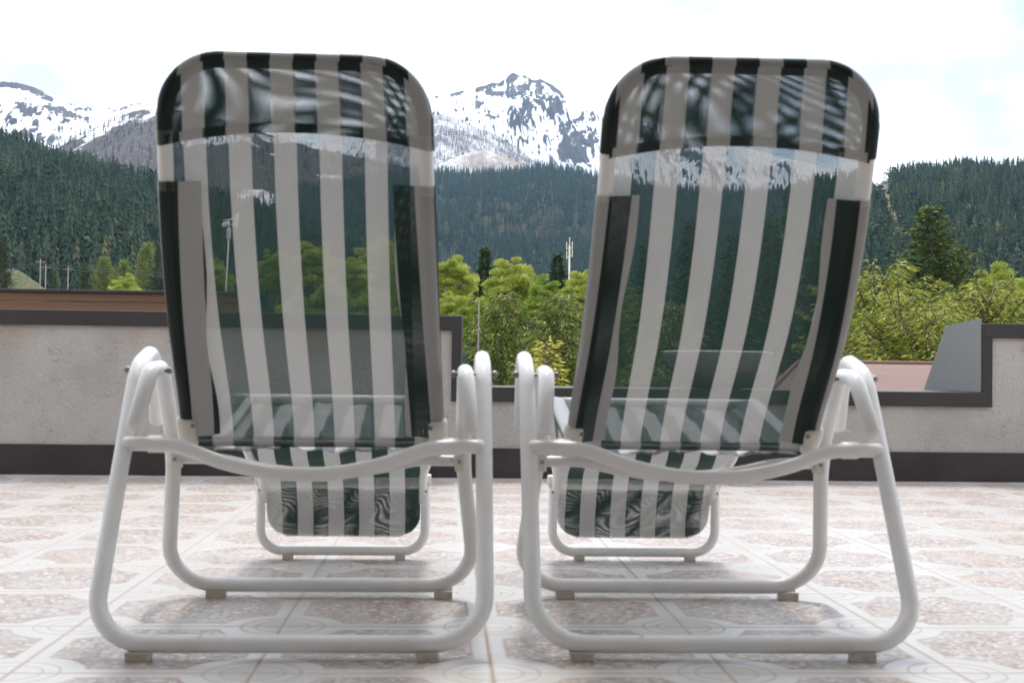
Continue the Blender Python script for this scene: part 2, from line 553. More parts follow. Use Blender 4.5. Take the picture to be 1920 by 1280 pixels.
# ------------------------------------------------------------------ terrace
def build_terrace():
    b = MB()
    b.box(-7, 7, -3.2, 5.62, -0.30, 0.0)
    tag(b.build('terrace_floor', TILES, smooth=False), kind='structure')
    YW = 5.6
    Z1, Z0, XL, XR = 0.694, 0.391, 0.080, 2.368
    w = thing('parapet_wall', 'stepped grey stucco parapet with dark metal coping and black skirting behind the loungers', 'wall', (0, YW, 0))
    # stucco body: outer side slopes outwards going down
    def body(x0, x1, zt):
        q = MB()
        yt = 0.38 + (Z1 - zt) * 0.95
        q.prism([(0, -0.3), (0, zt - 0.02), (yt, zt - 0.02), (yt + (zt + 0.28) * 0.95, -0.3)], 'x', x0, x1)
        return q
    q = body(-7, XL - 0.041, Z1); q2 = body(XL - 0.041, XR + 0.041, Z0); q3 = body(XR + 0.041, 7, Z1)
    for k in (q2, q3): q.add(k.v, k.f)
    q.build('stucco_face', STUCCO, w, False)
    h = 0.064
    c = MB()
    yo = -0.016
    # fascia of the coping: tall left, step down, low middle, step up, tall right
    c.box(-7, XL, yo, 0.40, Z1 - h, Z1)
    c.box(XL - 0.041, XL, yo, 0.397, Z0 - h, Z1 - h)
    c.box(XL, XR + 0.041, yo, 0.66, Z0 - h, Z0)
    c.box(XR, XR + 0.041, yo, 0.397, Z0, Z1 - h)
    c.box(XR, 7, yo, 0.40, Z1 - h, Z1)
    c.build('coping', CAPM, w, False, 0.003)
    # grey sheet cladding on the flanks of the step, standing 3 mm proud
    f = MB()
    f.prism([(0.002, Z0 + 0.002), (0.002, Z1 + 0.022), (0.40, Z1 + 0.004), (0.68, Z0 + 0.002)], 'x', XR - 0.006, XR - 0.001)
    f.prism([(0.002, Z0 + 0.002), (0.002, Z1 + 0.004), (0.40, Z1 + 0.004), (0.68, Z0 + 0.002)], 'x', XL + 0.001, XL + 0.006)
    f.build('flank_sheet', CHEEK, w, False)
    s = MB()
    s.box(-7, 7, -0.012, 0.0, 0.0005, 0.128)
    s.build('skirting_board', SKIRT, w, False, 0.003)

    # brown boarded railing beyond the tall wall on the left
    yb = 6.72
    r = thing('wooden_railing', 'brown two-board wooden railing with black top rail beyond the tall grey wall', 'railing', (0, yb, 0))
    x1 = P(478, 548, yb).x
    zt = P(150, 543, yb).z
    for k, (a, bb) in enumerate(((0.016, 0.060), (0.063, 0.108), (0.111, 0.16))):
        d = MB(); d.box(-6, x1, 0.0, 0.03, zt - bb, zt - a)
        d.build('board', WOOD, r, False, 0.004)
    d = MB(); d.box(-6, x1 + 0.01, -0.012, 0.045, zt - 0.016, zt)
    d.build('top_rail', BLACKM, r, False, 0.003)
    for xx in (-5.6, -4.1, -2.6, x1 - 0.09):
        d = MB(); d.box(xx, xx + 0.06, 0.032, 0.09, 0.0, zt - 0.02)
        d.build('post', BLACKM, r, False)
    # roof deck the railing stands on
    q = MB(); q.box(-7, x1 + 0.2, 6.45, 9.5, -0.2, 0.0)
    tag(q.build('roof_deck', PLASTER, None, False), 'low roof deck under the brown boarded railing', 'roof deck')

    # weather station clamped to the railing
    bpt = P(421, 546, yb)
    ws = thing('weather_station', 'small white wind gauge with cups and vane on a thin pole above the brown railing', 'weather station', (bpt.x, yb + 0.02, zt - 0.12))
    top = P(429, 445, yb + 0.02)
    hx, hz = top.x - bpt.x, top.z - zt + 0.12
    t = MB(); t.tube([(0, 0, 0), (hx * 0.4, 0, hz * 0.45), (hx, 0, hz)], 0.0042, 8)
    t.build('pole', WHITE, ws)
    t = MB(); t.tube([(hx, 0, hz - 0.005), (hx, 0, hz + 0.045)], 0.011, 12)
    t.build('sensor_body', WHITE, ws)
    t = MB(); t.tube([(hx, 0, hz + 0.045), (hx, 0, hz + 0.085)], 0.004, 8)
    for k in range(3):
        a = k * 2 * PI / 3 + 0.4
        ex, ey = 0.035 * math.cos(a), 0.035 * math.sin(a)
        t.tube([(hx, 0, hz + 0.066), (hx + ex, ey, hz + 0.066)], 0.0022, 6)
        t.lathe([(0.001, -0.012), (0.009, -0.009), (0.013, 0.0), (0.009, 0.009), (0.001, 0.012)], 12, (hx + ex, ey, hz + 0.066))
    t.build('cup_wheel', WHITE, ws)
    t = MB(); t.tube([(hx - 0.03, 0, hz + 0.085), (hx + 0.04, 0, hz + 0.100)], 0.003, 6)
    t.prism([(hx + 0.025, hz + 0.085), (hx + 0.05, hz + 0.075), (hx + 0.05, hz + 0.13), (hx + 0.03, hz + 0.112)], 'y', -0.002, 0.002)
    t.build('wind_vane', WHITE, ws)

    # planter bowl on the low part of the parapet
    cpt = P(1346, 662, 5.86)
    bowl = thing('planter_bowl', 'wide shallow grey stone bowl with sky-lit rim painted pale on the low parapet', 'planter', (cpt.x, 5.86, Z0))
    R, H = 0.245, cpt.z - Z0
    pr = [(0.0005, 0.0), (0.10, 0.0), (0.115, 0.006), (0.165, H * 0.28), (0.205, H * 0.52), (0.232, H * 0.78), (R, H * 0.95), (R + 0.002, H - 0.003), (R - 0.006, H),
          (R - 0.016, H - 0.006), (0.215, H * 0.78), (0.18, H * 0.5)]
    t = MB(); t.lathe(pr, 56); t.build('bowl', STONE, bowl)
    t = MB(); t.lathe([(R - 0.012, H + 0.0005), (R + 0.004, H + 0.0005), (R + 0.005, H + 0.006), (R - 0.004, H + 0.008), (R - 0.013, H + 0.005)], 56)
    t.build('rim', PLASTIC, bowl)  # cream ring in place of the sky-lit stone edge
    t = MB(); t.lathe([(0.0005, H * 0.66), (0.1, H * 0.68), (0.208, H * 0.66)], 40); t.build('soil', SOIL, bowl)

    # neighbouring house with a red roof, lower down the slope
    e0, e1 = P(1446, 732, 9.0), P(1497, 680, 13.0)
    hz_ = e1.z
    nb = thing('red_roof_house', 'house below the terrace with a faded red-brown hipped roof', 'house', (e0.x, 9.0, -6.5))
    zr0, zr1 = e0.z + 6.5, hz_ + 6.5
    L = 9.0
    dx = e1.x - e0.x
    t = MB()
    vs = [(0, 0, zr0), (L, 0, zr0), (L - dx, 4, zr1), (dx, 4, zr1), (2.1 * dx, 8, zr0), (L, 8, zr0)]
    t.add(vs, [(0, 1, 2, 3), (1, 5, 2), (5, 4, 3, 2), (4, 0, 3)])
    t.build('roof', REDROOF, nb, False)
    t = MB()
    A, B, Cc, D = (0, 0, zr0 + 0.012), (dx, 4, zr1 + 0.012), (L - dx, 4, zr1 + 0.012), (L, 0, zr0 + 0.012)
    t.tube([A, B, Cc, D], 0.022, 8)
    t.tube([(-0.02, -0.05, zr0 - 0.03), (L, -0.05, zr0 - 0.03)], 0.045, 10)
    t.build('ridge_flashing', REDROOF, nb)
    t = MB(); t.prism([(0.35, 0.4), (L - 0.35, 0.4), (L - 0.35, 7.6), (2.1 * dx + 0.1, 7.6)], 'y', 0, 1)
    t.v = [(x, z, (-0.3, zr0 - 0.03)[int(y)]) for x, y, z in t.v]
    t.build('wall', PLASTER, nb, False)

    # unseen house behind the viewer, wall pale for bounce light; overhead slab added for shade
    t = MB(); t.box(-7, 7, -3.2, -2.9, 0.001, 5.4)
    hw = thing('house_wall', 'unseen pale plastered house wall with an added overhead slab for shade, closing the terrace opposite the parapet', 'house wall', (0, 0, 0))
    t.build('wall', PLASTER, hw, False)
    t = MB(); t.box(-7, 7, -2.898, 1.75, 2.45, 2.65)
    t.build('added_shade_slab', PLASTER, hw, False)
    b = MB(); b.box(-7, 7, -3.2, 5.9, -6.6, -0.301)
    b.build('lower_storey', PLASTER, hw, False)


# ------------------------------------------------------------------ sun loungers
def spline(pts, n):
    """Catmull-Rom through 2D points, resampled evenly by arc length; returns pos, tangent, s"""
    p = np.array([pts[0]] + list(pts) + [pts[-1]], float)
    p[0] = 2 * p[1] - p[2]; p[-1] = 2 * p[-2] - p[-3]
    out = []
    for i in range(1, len(p) - 2):
        t = np.linspace(0, 1, 40, endpoint=False)[:, None]
        a, b, c, d = p[i - 1], p[i], p[i + 1], p[i + 2]
        out.append(0.5 * (2 * b + (c - a) * t + (2 * a - 5 * b + 4 * c - d) * t ** 2 + (3 * b - a - 3 * c + d) * t ** 3))
    q = np.vstack(out + [p[-2][None]])
    s = np.concatenate([[0], np.cumsum(np.linalg.norm(np.diff(q, axis=0), axis=1))])
    return q, s


class Prof:
    def __init__(self, pts, lean=0.0):
        self.lean = lean
        self.q, self.s = spline(pts, 0)
        self.L = self.s[-1]

    def at(self, s):
        """(Y,Z), normal (towards the sitter)"""
        ds = 0.004
        f = lambda v: np.array([np.interp(v, self.s, self.q[:, 0]), np.interp(v, self.s, self.q[:, 1])])
        sc = min(max(s, 0), self.L)
        p = f(sc)
        t = f(min(sc + ds, self.L)) - f(max(sc - ds, 0))
        t /= np.linalg.norm(t)
        p = p + t * (s - sc)
        n = np.array([t[1], -t[0]])
        return p, n, t

    def xyz(self, a, s, off):
        p, n, _ = self.at(s)
        return (a + self.lean * s / self.L, p[0] + n[0] * off, p[1] + n[1] * off)


def lin(a, b, n):
    return [a + (b - a) * i / (n - 1) for i in range(n)]


def make_lounger(name, label, cx, cy, yaw, fab, backp, hb, ht, seed, head_s, gap, lean):
    rnd = random.Random(seed)
    root = thing(name, label, 'sun lounger', (cx, cy, 0), yaw, 'striped sun loungers side by side on the terrace')
    RT = 0.0140
    # rear leg: one tube from hooked arm end, over the arm, down, across the floor and back up
    def upath(half_top, half_bot, pts, rads):
        left = [(-half, y, z) for half, y, z in pts]
        right = [(half, y, z) for half, y, z in pts][::-1]
        return fillet(left + right, rads + rads[::-1])
    rear = [(0.300, 0.452, 0.350), (0.300, 0.405, 0.484), (0.300, 0.285, 0.455), (0.299, 0.0, 0.0250)]
    t = MB(); t.tube(upath(0, 0, rear, [0, 0.040, 0.10, 0.082]), RT, 20)
    o_r = t.build('rear_leg_frame', WHITE, root)
    front = [(0.276, 0.160, 0.352), (0.268, 0.235, 0.447), (0.268, 0.330, 0.452), (0.268, 0.425, 0.335), (0.271, 0.462, 0.26), (0.298, 0.565, 0.0250)]
    t = MB(); t.tube(upath(0, 0, front, [0, 0.05, 0.045, 0.2, 0.2, 0.082]), RT, 20)
    o_f = t.build('front_leg_frame', WHITE, root)
    # plastic floor clips
    for par, y, xs in ((o_r, 0.0, (-0.226, 0.210)), (o_f, 0.565, (-0.205, 0.235))):
        for x in xs:
            b = MB()
            b.prism([(y - 0.0155, 0.0), (y + 0.0155, 0.0), (y + 0.0155, 0.020), (y + 0.0145, 0.024), (y + 0.0135, 0.022), (y + 0.010, 0.0125), (y - 0.010, 0.0125), (y - 0.0135, 0.0150), (y - 0.0155, 0.0140)], 'x', x - 0.018, x + 0.018)
            b.build('floor_clip', FOOTPL, par, False, 0.0015)
    # pivot bolts through both arm tubes
    for sx in (-1, 1):
        b = MB()
        b.tube([(sx * 0.245, 0.292, 0.447), (sx * 0.325, 0.292, 0.447)], 0.0035, 10)
        b.tube([(sx * 0.316, 0.292, 0.447), (sx * 0.322, 0.292, 0.447)], 0.0065, 12)
        b.tube([(sx * 0.245, 0.292, 0.447), (sx * 0.250, 0.292, 0.447)], 0.006, 12)
        b.build('pivot_bolt', STEEL, root)
    # sagging crossbars
    zz = [(0.0, .2755), (0.05, .2775), (0.10, .286), (0.142, .297), (0.18, .311), (0.205, .319), (0.235, .3225), (0.296, .3225)]
    def sag(y, dz, xs, k=1.0, bow=0.0):
        rt = [(x * xs, y - bow * (1 - (x / 0.296) ** 2), 0.3225 + (z - 0.3225) * k + dz) for x, z in zz]
        pl = [(-x, yy, z) for x, yy, z in rt[::-1]][:-1] + rt
        # smooth the polyline
        pts = [Vector(p) for p in pl]
        out = []
        for i in range(len(pts) - 1):
            p0, p1, p2, p3 = pts[max(i - 1, 0)], pts[i], pts[i + 1], pts[min(i + 2, len(pts) - 1)]
            for q in range(4):
                u = q / 4
                out.append(0.5 * (2 * p1 + (p2 - p0) * u + (2 * p0 - 5 * p1 + 4 * p2 - p3) * u * u + (3 * p1 - p0 - 3 * p2 + p3) * u ** 3))
        out.append(pts[-1])
        return out
    t = MB(); t.tube(sag(0.190, 0, 1.0, 1.0, 0.03), 0.0122, 16)
    bar = t.build('rear_crossbar', WHITE, root)
    for sx in (-1, 1):
        b = MB(); b.tube([(sx * 0.258, 0.190, 0.3225), (sx * 0.232, 0.189, 0.3222)], 0.0148, 16)
        b.build('collar', PLASTIC, bar)
    t = MB(); t.tube(sag(0.452, -0.0415, 0.865, 0.55), 0.0105, 14)
    fb = t.build('front_crossbar', WHITE, root)
    for sx in (-1, 1):
        b = MB()
        b.box(sx * 0.262 - 0.009, sx * 0.262 + 0.009, 0.428, 0.462, 0.262, 0.300)
        b.build('bracket', PLASTIC, fb, False, 0.003)
        b = MB(); b.tube([(sx * 0.262, 0.4265, 0.281), (sx * 0.262, 0.423, 0.281)], 0.004, 10)
        b.build('screw', STEEL, fb)

    # ---------------- backrest
    B = Prof(backp, lean)
    L = B.L
    RHO, r = 0.0140, 0.0122
    hw = lambda s: hb + (ht - hb) * min(max(s / L, 0), 1.0)
    RC_ = 0.088                                  # corner radius of the head end
    Lc = L - RHO                                 # centreline of the top tube
    def half(s):
        h = hw(s)
        if s > Lc - RC_:
            d = min(s - (Lc - RC_), RC_)
            h = h - RC_ + math.sqrt(max(RC_ ** 2 - d ** 2, 0))
        return h
    # centreline of the frame tube
    cl = [(-hw(s), s) for s in lin(0.012, Lc - RC_, 26)]
    h1 = hw(Lc)
    for k in range(1, 25):
        a = k / 24 * PI / 2
        cl.append((-h1 + RC_ - RC_ * math.cos(a), Lc - RC_ + RC_ * math.sin(a)))
    cl += [(x, Lc) for x in lin(-h1 + RC_, h1 - RC_, 10)[1:-1]]
    cl += [(-a, s) for a, s in cl[:50][::-1]]
    t = MB(); t.tube([B.xyz(a, s, 0) for a, s in cl], r, 14)
    fr = t.build('backrest_frame', WHITE, root)
    for seg in ([(a, s) for a, s in cl if a < 0 and 0.03 < s < head_s - gap - 0.005 and abs(abs(a) - hw(s)) < 0.002],
                [(a, s) for a, s in cl if s > head_s - 0.020],
                [(a, s) for a, s in cl if a > 0 and 0.03 < s < head_s - gap - 0.005 and abs(abs(a) - hw(s)) < 0.002]):
        t = MB(); t.tube([B.xyz(a, s, 0) for a, s in seg], r + 0.0007, 14)
        t.build('sleeve_shade', SLEEVE_SHADE, fr)  # added grey cover standing in for shade inside the cloth sleeves
    s_gap0, s_gap1 = head_s - gap, head_s      # bare tube between sleeve and head pocket
    # front sheet, from the bottom rod up and over
    t = MB()
    rows, uvs = [], []
    for s in lin(0.0, Lc, 46):
        h = half(s)
        row, uv = [], []
        for k in range(29):
            a = -h + 2 * h * k / 28
            sagv = 0.010 * (1 - (a / max(hw(s), 1e-3)) ** 2) * math.sin(PI * min(max(s / L, 0), 1))
            row.append(B.xyz(a, s, RHO - sagv)); uv.append((a, s))
        rows.append(row); uvs.append(uv)
    t.grid(rows, uvs)
    # side sleeves round the tube and the hem sewn back on the rear
    HEM = 0.054
    for sx in (-1, 1):
        rows, uvs = [], []
        for s in lin(0.025, s_gap0, 34):
            h = hw(s)
            row, uv = [], []
            for k in range(9):
                ph = PI * k / 8
                row.append(B.xyz(sx * (h + RHO * math.sin(ph)), s, RHO * math.cos(ph))); uv.append((sx * (h + (RHO + 0.016 / PI) * ph), s))
            wav = 0.004 * math.sin(s * 9 + seed) + 0.003 * math.sin(s * 23 + seed * 2)
            for k in range(1, 7):
                d = (HEM + wav) * k / 6
                q = k / 6
                off = -RHO + (RHO * 2 - 0.016) * q ** 1.3
                sk = s if q < 0.99 else s
                row.append(B.xyz(sx * (h - d), sk, off)); uv.append((sx * (h + RHO * PI + d + 0.016), s))
            rows.append(row); uvs.append(uv)
        t.grid(rows, uvs)
        # the turned-under second layer of the hem
        t.grid([[(p[0], p[1] + 0.0018, p[2] + 0.001) for p in r_[8:]] for r_ in rows], [[(u_[0], u_[1] * 1.003 + 0.0004) for u_ in r_[8:]] for r_ in uvs])
    # bottom hem doubled back round the rod
    rows, uvs = [], []
    for k in range(8):
        ph = PI * min(k / 4, 1.0)
        ex = 0.0 if k <= 4 else (k - 4) * 0.006
        s_, off = -0.006 * math.sin(ph) + ex, RHO + 0.0 if k == 0 else RHO - 0.006 + 0.006 * math.cos(ph)
        rows.append([B.xyz(a, s_, off) for a in lin(-hb, hb, 25)])
        uvs.append([(a, -0.009 * ph / PI - ex) for a in lin(-hb, hb, 25)])
    t.grid(rows, uvs)
    t.build('back_cloth', fab, root)
    # head pocket: rear layer plus the rim over the tube
    t = MB()
    rows, uvs = [], []
    ph0, ph1, ph2 = rnd.uniform(0, 6), rnd.uniform(0, 6), rnd.uniform(0, 6)
    def warp(a, s):
        # stretch of the pocket cloth against the sheet behind it
        q = s - head_s
        w = a * 0.997 + 0.85 * a ** 3 + 0.045 * q * (0.3 + a * 4) + 0.0006 * math.sin(a * 24 + ph0)
        v = s * 1.028 + (0.30 * a + 0.02) * q + 0.0009 * math.sin(a * 15 + ph1) + 0.20 * q * q
        return (w, v)
    for i in range(33):
        q = i / 32
        row, uv = [], []
        for k in range(41):
            u = -1 + 2 * k / 40
            s0 = head_s - 0.024 * u ** 2
            s = s0 + (Lc - s0) * q
            a = u * half(s)
            belly = 0.006 * (1 - u * u) * math.sin(PI * q)
            row.append(B.xyz(a, s, -RHO + belly)); uv.append(warp(a, s))
        rows.append(row); uvs.append(uv)
    t.grid(rows, uvs)
    # turned-up hem of the pocket opening
    rows, uvs = [], []
    for i in range(5):
        row, uv = [], []
        for k in range(41):
            u = -1 + 2 * k / 40
            s = head_s - 0.024 * u ** 2 + 0.016 * i / 4
            a = u * half(s)
            row.append(B.xyz(a, s, -RHO - 0.0015)); uv.append((a, s + 0.4))
        rows.append(row); uvs.append(uv)
    t.grid(rows, uvs)
    # rim
    cl2 = [(a, s) for a, s in cl if s > head_s - 0.026]
    n2 = len(cl2)
    rows, uvs = [], []
    for i, (a, s) in enumerate(cl2):
        a0, s0 = cl2[max(i - 1, 0)]; a1, s1 = cl2[min(i + 1, n2 - 1)]
        ta, ts = a1 - a0, s1 - s0
        l = math.hypot(ta, ts); ta /= l; ts /= l
        na, ns = -ts, ta                         # outward (path runs up the left side, across, down the right)
        row, uv = [], []
        for k in range(11):
            ph = PI * k / 10
            d = RHO * math.sin(ph)
            row.append(B.xyz(a + na * d, s + ns * d, -RHO * math.cos(ph)))
            arc = RHO * min(ph, PI - ph)
            uv.append((a + na * arc, s + ns * arc))
        rows.append(row); uvs.append(uv)
    t.grid(rows, uvs)
    hp = t.build('head_pocket', fab, root)
    # white end pieces of the frame at the hinge
    for sx in (-1, 1):
        b = MB()
        pts = [B.xyz(sx * (hb + 0.001), s, -0.004) for s in (-0.012, 0.0, 0.02, 0.040, 0.056)]
        b.tube(pts, [0.008, 0.0125, 0.0168, 0.0182, 0.0178], 16)
        b.build('hinge_cap', PLASTIC, fr)
        b = MB(); p = B.xyz(sx * (hb - 0.012), 0.05, -0.018)
        b.tube([p, (p[0], p[1] - 0.004, p[2])], 0.004, 8)
        b.build('screw', STEEL, fr)
    # ---------------- seat
    y0, z0 = backp[0]
    S = Prof([(y0 - 0.01, z0 + 0.004), (y0 + 0.13, z0 + 0.021), (y0 + 0.30, z0 + 0.051), (y0 + 0.42, z0 + 0.075), (y0 + 0.475, z0 + 0.072)])
    hs0, hs1 = hb - 0.004, 0.214
    hs = lambda s: hs0 + (hs1 - hs0) * min(max(s / S.L, 0), 1)
    t = MB()
    for sx in (-1, 1):
        t.tube([S.xyz(sx * hs(s), s, 0.0) for s in lin(-0.005, S.L - 0.02, 16)], 0.0112, 12)
    t.tube([S.xyz(x, S.L - 0.02, 0) for x in (-hs1, hs1)], 0.0112, 12)
    # hinge rod between back and seat
    t.tube([(-hb, y0 + 0.012, z0 + 0.004), (hb, y0 + 0.012, z0 + 0.004)], 0.006, 10)
    t.build('seat_frame', WHITE, root)
    t = MB()
    rows, uvs = [], []
    for s in lin(0.006, S.L, 30):
        h = hs(s)
        row, uv = [], []
        for k in range(41):
            u = -1 + 2 * k / 40
            a = u * h
            e = math.sin(PI * min(max(s / S.L, 0), 1))
            sg = 0.012 * (1 - u * u) * e + 0.0035 * math.sin(s * 40 + u * 7 + seed) * (1 - u * u) + 0.003 * math.sin(u * 25 + s * 15)*(1 - u * u)
            row.append(S.xyz(a, s, 0.0125 - sg)); uv.append((a * (1 + 0.002 * math.sin(s * 30)), s))
        rows.append(row); uvs.append(uv)
    t.grid(rows, uvs)
    for sx in (-1, 1):
        rows, uvs = [], []
        for s in lin(0.03, S.L - 0.03, 18):
            h = hs(s)
            row, uv = [], []
            for k in range(8):
                ph = PI * k / 7
                row.append(S.xyz(sx * (h + 0.0125 * math.sin(ph)), s, 0.0125 * math.cos(ph))); uv.append((sx * (h + 0.0125 * ph), s))
            for k in range(1, 4):
                row.append(S.xyz(sx * (h - 0.05 * k / 3), s, -0.0125 + 0.008 * k / 3)); uv.append((sx * (h + 0.04 + 0.05 * k / 3), s))
            rows.append(row); uvs.append(uv)
        t.grid(rows, uvs)
    t.build('seat_cloth', fab, root)
    # ---------------- leg rest
    ye, ze = y0 + 0.485, z0 + 0.069
    YF = 1.125
    Q = Prof([(ye, ze), (ye + 0.04, ze - 0.05), (ye + 0.12, ze - 0.13), (YF - 0.075, 0.205), (YF - 0.015, 0.115), (YF, 0.052)])
    def hl(s):
        u = s / Q.L
        return 0.216 + (0.180 - 0.216) * min(u / 0.62, 1.0)
    RQ = 0.055
    t = MB()
    def lhalf(s):
        h = hl(s)
        if s > Q.L - RQ:
            d = min(s - (Q.L - RQ), RQ)
            h = h - RQ + math.sqrt(max(RQ * RQ - d * d, 0)) * 1.0
        return h
    for layer in (0, 1):
        s0 = 0.0 if layer == 0 else Q.L - 0.125
        rows, uvs = [], []
        for s in lin(s0, Q.L - 0.0005, 40 if layer == 0 else 22):
            h = lhalf(s)
            row, uv = [], []
            for k in range(37):
                u = -1 + 2 * k / 36
                a = u * h
                off = 0.006 if layer == 0 else -0.006 + 0.0025 * math.sin(u * 11 + s * 60 + seed) * (1 - u * u)
                if layer == 0:
                    off -= 0.012 * (1 - u * u) * math.sin(PI * min(s / Q.L, 1)) * 0.6
                w, v = a, s
                if layer == 1:
                    v = s * 1.105 + 0.0011 * math.sin(a * 29 + seed + s * 9) + 0.0005 * math.sin(a * 70 + s * 30 + seed)
                    w = a * 1.005
                row.append(Q.xyz(a, s, off)); uv.append((w, v))
            rows.append(row); uvs.append(uv)
        t.grid(rows, uvs)
    t.build('leg_cloth', fab, root)
    for sx in (-1, 1):
        t = MB()
        t.tube([Q.xyz(sx * (hl(s) + 0.006), s, 0.002) for s in lin(0.0, Q.L * 0.80, 16)], 0.0095, 12)
        t.build('leg_rest_rail', WHITE, root)
    hu = 0.1925
    yb = YF - 0.028
    t = MB()
    t.tube(fillet([(-hu, yb - 0.012, 0.196), (-hu, yb, 0.0195), (hu, yb, 0.0195), (hu, yb - 0.012, 0.196)], [0, 0.052, 0.052, 0]), 0.0108, 16)
    st = t.build('foot_stand', WHITE, root)
    for sx in (-1, 1):
        b = MB(); b.box(sx * hu - 0.0125, sx * hu + 0.0125, yb - 0.024, yb + 0.012, 0.178, 0.205)
        b.build('bracket', PLASTIC, st, False, 0.004)
        for z in (0.182, 0.166):
            b = MB(); b.tube([(sx * hu, yb - 0.016, z), (sx * hu, yb - 0.026, z)], 0.004, 8)
            b.build('screw', STEEL, st)
    for x in (-0.128, 0.134):
        b = MB(); b.prism([(yb - 0.012, 0.0), (yb + 0.012, 0.0), (yb + 0.012, 0.014), (yb - 0.012, 0.014)], 'x', x - 0.012, x + 0.012)
        b.build('floor_clip', FOOTPL, st, False, 0.0015)
    return root


def build_loungers():
    D1 = 2.05
    a_ = make_lounger('sun_lounger', 'striped recliner before the brown railing and wind gauge, its back more upright',
                 -0.232, D1, 0.0, FAB_L,
                 [(0.350, 0.312), (0.305, 0.392), (0.185, 0.545), (0.105, 0.70), (0.060, 0.853), (0.038, 0.958)], 0.2200, 0.2025, 3, 0.602, 0.082, -0.012)
    a_.scale = (1.02, 1, 1)
    b_ = make_lounger('sun_lounger', 'striped recliner before the stone bowl and red roof, its back tilted further',
                 0.457, D1, -math.radians(0.6), FAB_R,
                 [(0.345, 0.312), (0.285, 0.385), (0.150, 0.520), (0.055, 0.665), (-0.015, 0.83), (-0.05, 0.947)], 0.2130, 0.2000, 8, 0.625, 0.085, 0.012)
    b_.scale = (1.028, 1, 1)


# ------------------------------------------------------------------ vegetation
def quads(C, D, Ln, Wd, roll=None, fold=0.0):
    """diamond leaves / twigs: centre base C, direction D, length, width -> verts, faces"""
    n = len(C)
    D = D / np.linalg.norm(D, axis=1, keepdims=True)
    ref = RNG.normal(size=(n, 3)) if roll is None else roll
    S = np.cross(D, ref); S /= np.linalg.norm(S, axis=1, keepdims=True) + 1e-9
    Ln, Wd = Ln[:, None], Wd[:, None]
    V = np.empty((n, 4, 3))
    V[:, 0] = C; V[:, 1] = C + D * Ln * 0.5 + S * Wd * 0.5
    V[:, 2] = C + D * Ln; V[:, 3] = C + D * Ln * 0.5 - S * Wd * 0.5
    return V.reshape(-1, 3), np.arange(n * 4).reshape(n, 4)


def conifer_data(H, R, seed, whorl=0.26, per=8, droop=0.35, tw=0.22, tww=0.055, dens=1.0, hang=0.3, cut=0.0, power=0.85):
    g = np.random.default_rng(seed)
    C, D, L, W = [], [], [], []
    limbs = []
    z = H * cut
    while z < H * 0.985:
        f = 1 - z / H
        Rz = R * f ** power * g.uniform(0.82, 1.12) + 0.05
        nb = max(4, int(per * (0.6 + 0.4 * f)))
        a0 = g.uniform(0, 2 * PI)
        for k in range(nb):
            a = a0 + 2 * PI * k / nb + g.normal(0, 0.22)
            l = Rz * g.uniform(0.62, 1.16)
            rise = 0.75 * (1 - f) ** 2 + 0.05 - droop * f
            out = np.array([math.cos(a), math.sin(a), 0.0])
            side = np.array([-math.sin(a), math.cos(a), 0.0])
            m = max(3, int(l / 0.085 * dens))
            t = (np.arange(m) + g.uniform(0, 1, m)) / m
            t = 0.12 + 0.88 * t
            zz = z + l * (rise * t + 0.18 * t ** 2 * (0.6 if f > .3 else .3)) + 0.03 * g.normal(size=m)
            P0 = out * (l * t)[:, None]
            P0[:, 2] = zz
            limbs.append(((0, 0, z), tuple(P0[np.argmax(t)]), 0.012 + 0.012 * l))
            for sgn in (-1, 1, 0):
                w = (1 - t * 0.75) * l * 0.38 + 0.07
                reach = w * g.uniform(0.3, 1.0, m)
                base = P0 + side * (sgn * reach * 0.35)[:, None] + g.normal(0, 0.02, (m, 3))
                d = out * g.uniform(0.5, 1.0, m)[:, None] + side * (sgn * g.uniform(0.5, 1.1, m))[:, None]
                d[:, 2] += g.uniform(-hang - 0.25, 0.35 - hang, m)
                C.append(base); D.append(d)
                L.append(tw * g.uniform(0.6, 1.35, m) * (0.7 + 0.6 * reach / (w + 1e-6)))
                W.append(tww * g.uniform(0.7, 1.4, m))
        z += whorl * g.uniform(0.7, 1.25) * (0.55 + 0.6 * f)
    # leader
    m = 26
    zl = H * 0.94 + np.linspace(0, H * 0.06, m)
    b = np.zeros((m, 3)); b[:, 2] = zl
    d = g.normal(0, 0.6, (m, 3)); d[:, 2] = g.uniform(0.4, 1.2, m)
    C.append(b); D.append(d); L.append(np.full(m, tw * 0.55)); W.append(np.full(m, tww * 0.8))
    C, D, L, W = np.vstack(C), np.vstack(D), np.concatenate(L), np.concatenate(W)
    return quads(C, D, L, W), limbs


def tree_root(name, label, loc, rz, group, cat='tree'):
    return thing(name, label, cat, loc, rz, group)


GZ = -6.5                           # garden level below the terrace


def trunk_mb(H, r0, limbs, keep=1.0, lean=0.0, seg=8):
    t = MB()
    t.tube([(0, 0, -0.2), (lean * 0.3, 0, H * 0.35), (lean, 0, H * 0.75), (lean * 1.1, 0, H * 0.99)], [r0, r0 * 0.75, r0 * 0.35, 0.012], seg)
    for a, b, r in limbs:
        if random.random() < keep:
            m = [(a[i] + b[i]) / 2 + (0, 0, -0.02)[i] for i in range(3)]
            t.tube([a, m, b], [r, r * 0.7, r * 0.3], 5, False)
    return t


